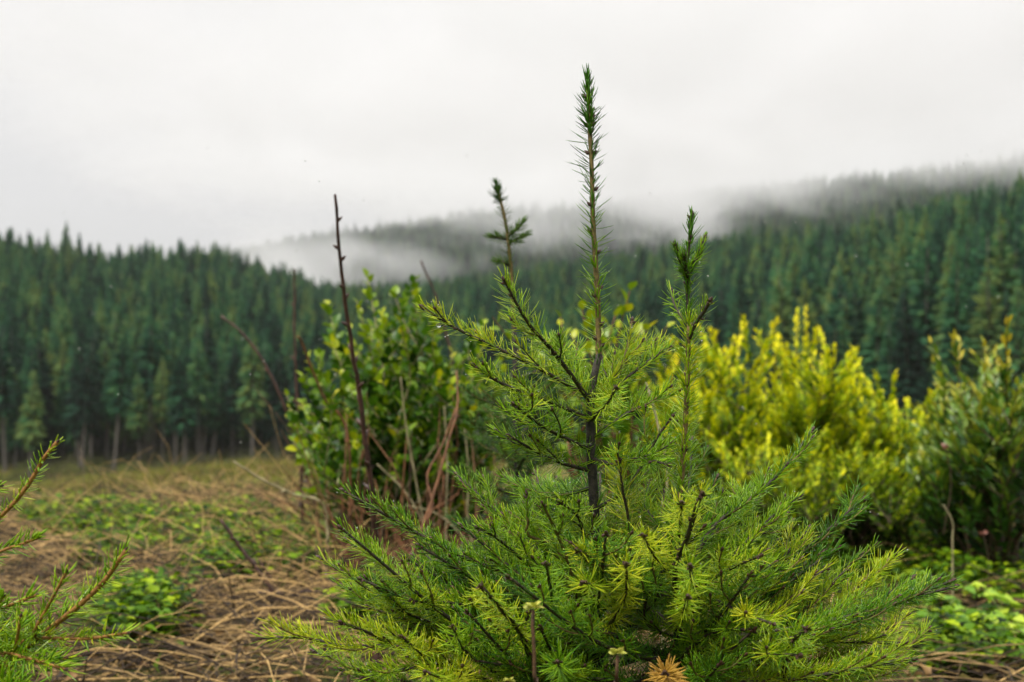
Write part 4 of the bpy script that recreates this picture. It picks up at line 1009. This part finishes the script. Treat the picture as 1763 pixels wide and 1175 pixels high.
g5 = Geo(); fr5 = np.random.default_rng(58)
for k in range(190):
    px = fr5.normal(722, 68); d = fr5.uniform(3.3, 4.5); x = (px - 881.5) / FPX * d; zz = tz(x, d); a = fr5.uniform(0, 6.28); l = fr5.uniform(.12, .55); e = fr5.uniform(.3, 1.5)
    dv = np.array([math.cos(a) * math.cos(e), math.sin(a) * math.cos(e) * .5, math.sin(e)]); b = fr5.normal(size=3) * l * .08
    tube(g5, np.array([[x, d, zz - .01], np.array([x, d, zz]) + dv * l * .35 + b, np.array([x, d, zz]) + dv * l * .7 + b, np.array([x, d, zz]) + dv * l + b * .3]), np.array([1, .85, .7, .4]) * fr5.uniform(.0012, .0032), 4, fr5.uniform())
link('dead_stalks', g5.mesh('dead_stalks'), M['redstem'], kind='stuff')
link('bracken_litter', g.mesh('bracken_litter'), M['dead'], kind='stuff')
# fallen darker sticks
for k, (pts, d, lb) in enumerate([([(440, 1062), (520, 1060), (600, 1046), (650, 1040)], 3.5, 'long dark fallen stick lying level in the dry litter below the shrub'), ([(330, 985), (400, 1010), (470, 1030)], 3.9, 'dark fallen stick crossing the green herbs'), ([(1640, 935), (1700, 950), (1800, 962)], 4.6, 'dark fallen stick under the narrow leaved bush')]):
    Q = []
    for (px, py) in pts:
        h_ = ground_hit(px, py); h_ = P(px, py, d) if h_ is None else h_; Q.append(np.array([h_[0], h_[1], tz(h_[0], h_[1]) + .05]))
    rt = thing('fallen_stick', tuple(Q[0]), lb, 'fallen stick'); g2 = Geo(); tube(g2, smooth_path(Q, 16), np.linspace(.008, .004, 16), 7, lump=.1); link('stem', g2.mesh('stem'), M['darkstick'], rt)
# dry leaf scraps and moss among the litter
fr = np.random.default_rng(57); n = 15000
d = 2.4 + 5.8 * fr.uniform(0, 1, n) ** .8; px = fr.uniform(-120, 1860, n); x = (px - 881.5) / FPX * d
sv, sf = leaf_mesh(1.0, .5, .7, .5, 2, .7); dv = fr.normal(size=(n, 3)) * np.array([1, 1, .35])
V, F, tt = scatter(sv, sf, rot_to(dv, fr.normal(size=n) * 1.2), np.column_stack([x, d, terrain(x, d) + fr.uniform(.0, .05, n)]), fr.uniform(.010, .038, n), np.clip(wav(x, d, 3.0, 21) * .5 + .42 + fr.normal(size=n) * .25, 0, 1))
M['scrap'] = leafy('leaf_scrap', [(0, (.020, .010, .004)), (.3, (.12, .06, .020)), (.5, (.32, .19, .07)), (.68, (.10, .12, .012)), (1, (.14, .24, .015))], .7, .2)
link('leaf_litter', tri_mesh('leaf_litter', V, F, {'tint': tt}), M['scrap'], kind='stuff')
# green herbs
hv, hf = leaf_mesh(1.0, .62, .25, .35, 3, .6)
def herbs(n, regions, seedn, scale, name, hgt=(.04, .13)):
    fr = np.random.default_rng(seedn); pos = []; cl = []
    for (cx_, cy_, rx, ry, wgt) in regions:
        for k in range(int(n * wgt)):
            a = fr.uniform(0, 6.28); q = fr.uniform() ** .6; h_ = (cx_ + math.cos(a) * rx * q, cy_ + math.sin(a) * ry * q)
            row = h_[1]; z_ = max(row - HOR, 60); d = CAM_H * FPX / z_
            x = (h_[0] - 881.5) / FPX * d; pos.append((x, d))
    pos = np.array(pos); z = terrain(pos[:, 0], pos[:, 1]); P3, D3 = [], []
    for (x, y), zz in zip(pos, z):
        m_ = fr.integers(5, 9); hh = fr.uniform(*hgt)
        for k in range(m_):
            a = k * 2.4 + fr.uniform(0, 1); P3.append((x + fr.normal() * .02, y + fr.normal() * .02, zz + hh * fr.uniform(.5, 1))); D3.append((math.cos(a), math.sin(a), fr.uniform(.0, .7)))
    P3, D3 = np.array(P3), np.array(D3)
    V, F, tt = scatter(hv, hf, rot_to(D3, fr.normal(size=len(P3)) * .3), P3, scale * fr.uniform(.6, 1.2, len(P3)), np.clip(fr.normal(.42, .32, len(P3)), 0, 1))
    link(name, tri_mesh(name, V, F, {'tint': tt}), M['herb_leaf'], kind='stuff')
herbs(2200, [(170, 945, 90, 35, .25), (200, 1000, 60, 25, .1), (300, 960, 80, 40, .1), (400, 960, 110, 50, .35), (480, 1010, 110, 50, .3), (380, 1040, 60, 20, .12), (560, 950, 70, 40, .15), (230, 1130, 90, 50, .12), (90, 930, 50, 30, .08), (640, 1130, 60, 30, .05), (1430, 960, 70, 25, .06), (1650, 1130, 80, 30, .05), (1600, 880, 60, 20, .03), (1520, 965, 120, 40, .15), (1690, 985, 90, 35, .10), (1400, 1010, 60, 40, .05), (860, 1000, 90, 50, .1)], 61, .034, 'ground_herbs')
# bramble with large bright leaves
def bramble(base, n, seed, label, spread, hgt):
    fr = np.random.default_rng(seed); z0 = tz(base[0], base[1]); rt = thing('bramble', (base[0], base[1], z0), label, 'bramble', 'bright leaved brambles')
    pos, dirs = [], []
    for k in range(n):
        a = fr.uniform(0, 6.28); l = fr.uniform(.3, 1) * spread; e = np.array([base[0] + math.cos(a) * l, base[1] + math.sin(a) * l * .6, 0]); e[2] = z0 + fr.uniform(.3, 1) * hgt
        b0 = np.array([base[0], base[1], z0 - .01]); Pt = smooth_path([b0, (b0 + e) / 2 + [0, 0, hgt * .35], e], 12)
        g = Geo(); tube(g, Pt, np.linspace(.003, .0012, 12), 5); link('stem', g.mesh('stem'), M['redstem'], rt)
        for u in (4, 6, 8, 9, 10, 11):
            b = fr.uniform(0, 6.28)
            for q in (-.9, 0, .9):
                pos.append(Pt[u] + fr.normal(size=3) * .004); dirs.append((math.cos(b + q), math.sin(b + q), fr.uniform(-.1, .45)))
    pos, dirs = np.array(pos), np.array(dirs)
    place_leaves(rt, M['bramble_leaf'], hv, hf, pos, dirs, fr.normal(size=len(pos)) * .4, .046 * fr.uniform(.6, 1.15, len(pos)), np.clip(fr.normal(.5, .28, len(pos)), 0, 1), 300)
for (px, py, d, n, s, sp, hg, lb) in [(1640, 1060, 3.3, 9, 71, .16, .14, 'bright green bramble nearest the fir branch tips'), (1715, 1090, 3.1, 12, 72, .17, .13, 'largest bright green bramble under the narrow leaved bush'), (1600, 1000, 3.7, 7, 73, .12, .14, 'small bright green bramble sprig higher up under the shaded bush'), (1740, 1040, 3.5, 8, 74, .15, .16, 'bright green bramble at the very edge under the bush')]:
    q = P(px, py, d); bramble(q, n, s, lb, sp, hg)
# meadow grass and low scrub further off, as far as the wood
fr = np.random.default_rng(81); g = Geo()
nb = 26000; d = np.exp(fr.uniform(math.log(7), math.log(215), nb)); px = fr.uniform(-60, 720, nb); x = (px - 881.5) / FPX * d; z = terrain(x, d)
sz = .10 + .004 * d; a = fr.uniform(0, 6.28, nb); lx = fr.normal(size=nb) * .5
b0 = np.column_stack([x, d, z - .02]); sdv = np.column_stack([np.cos(a), np.sin(a), 0 * a]) * (sz * .10)[:, None]; tipv = b0 + np.column_stack([lx * sz, fr.normal(size=nb) * .4 * sz, sz * fr.uniform(.5, 1.3, nb)])
patchy = wav(x, d, .12, 12) * .5 + .5
V = np.stack([b0 - sdv, b0 + sdv, tipv], 1).reshape(-1, 3); F = np.arange(nb * 3).reshape(-1, 3)
mg = leafy('meadow_grass', [(0, (.06, .035, .012)), (.3, (.18, .11, .03)), (.55, (.13, .16, .012)), (1, (.30, .28, .03))], .7, .3)
link('meadow_grass', tri_mesh('meadow_grass', V, F, {'tint': np.repeat(np.clip(patchy + fr.normal(size=nb) * .2, 0, 1), 3)}, False), mg, kind='stuff')
fr = np.random.default_rng(83); P3 = []; D3 = []; TT = []
for k in range(150):
    d = math.exp(fr.uniform(math.log(9), math.log(150))); px = fr.uniform(-20, 640); x = (px - 881.5) / FPX * d; R_ = fr.uniform(.10, .32) * (1 + d / 60); tn = fr.uniform(0, .8)
    for q in range(70):
        v = unit(fr.normal(size=3)); v[2] = abs(v[2]); P3.append(np.array([x, d, tz(x, d)]) + v * R_ * np.array([1.5, 1, .7]) * fr.uniform(.4, 1)); D3.append(v + fr.normal(size=3) * .5); TT.append(tn + fr.normal() * .12)
for k in range(420):      # undergrowth along the foot of the wood
    px = fr.uniform(-60, 700); d = edge_d(px) + fr.uniform(-16, 14); x = (px - 881.5) / FPX * d; R_ = fr.uniform(.5, 1.9); tn = fr.uniform(.1, .75)
    for q in range(60):
        v = unit(fr.normal(size=3)); v[2] = abs(v[2]) * 1.2; P3.append(np.array([x, d, tz(x, d)]) + v * R_ * fr.uniform(.4, 1)); D3.append(v + fr.normal(size=3) * .5); TT.append(tn + fr.normal() * .12)
P3 = np.array(P3); V, F, tt = scatter(yv, yf, rot_to(np.array(D3), fr.normal(size=len(P3))), P3, .05 * (1 + P3[:, 1] / 40), np.clip(np.array(TT), 0, 1))
ms = leafy('meadow_scrub', [(0, (.020, .022, .008)), (.4, (.06, .045, .016)), (.7, (.07, .10, .012)), (1, (.20, .22, .03))], .7, .2)
link('meadow_scrub', tri_mesh('meadow_scrub', V, F, {'tint': tt}), ms, kind='stuff')
# falling drizzle
fr = np.random.default_rng(91); nr_ = 70
c = np.array([P(fr.uniform(0, 1763), fr.uniform(250, 900), dd) for dd in fr.uniform(1.2, 5, nr_)]); V, F = spheres(c, fr.uniform(.0007, .0013, nr_) * (c[:, 1] / 2))
link('drizzle', tri_mesh('drizzle', V, F), M['water'], kind='stuff')
print('tris', sum(len(me.polygons) for me in bpy.data.meshes))
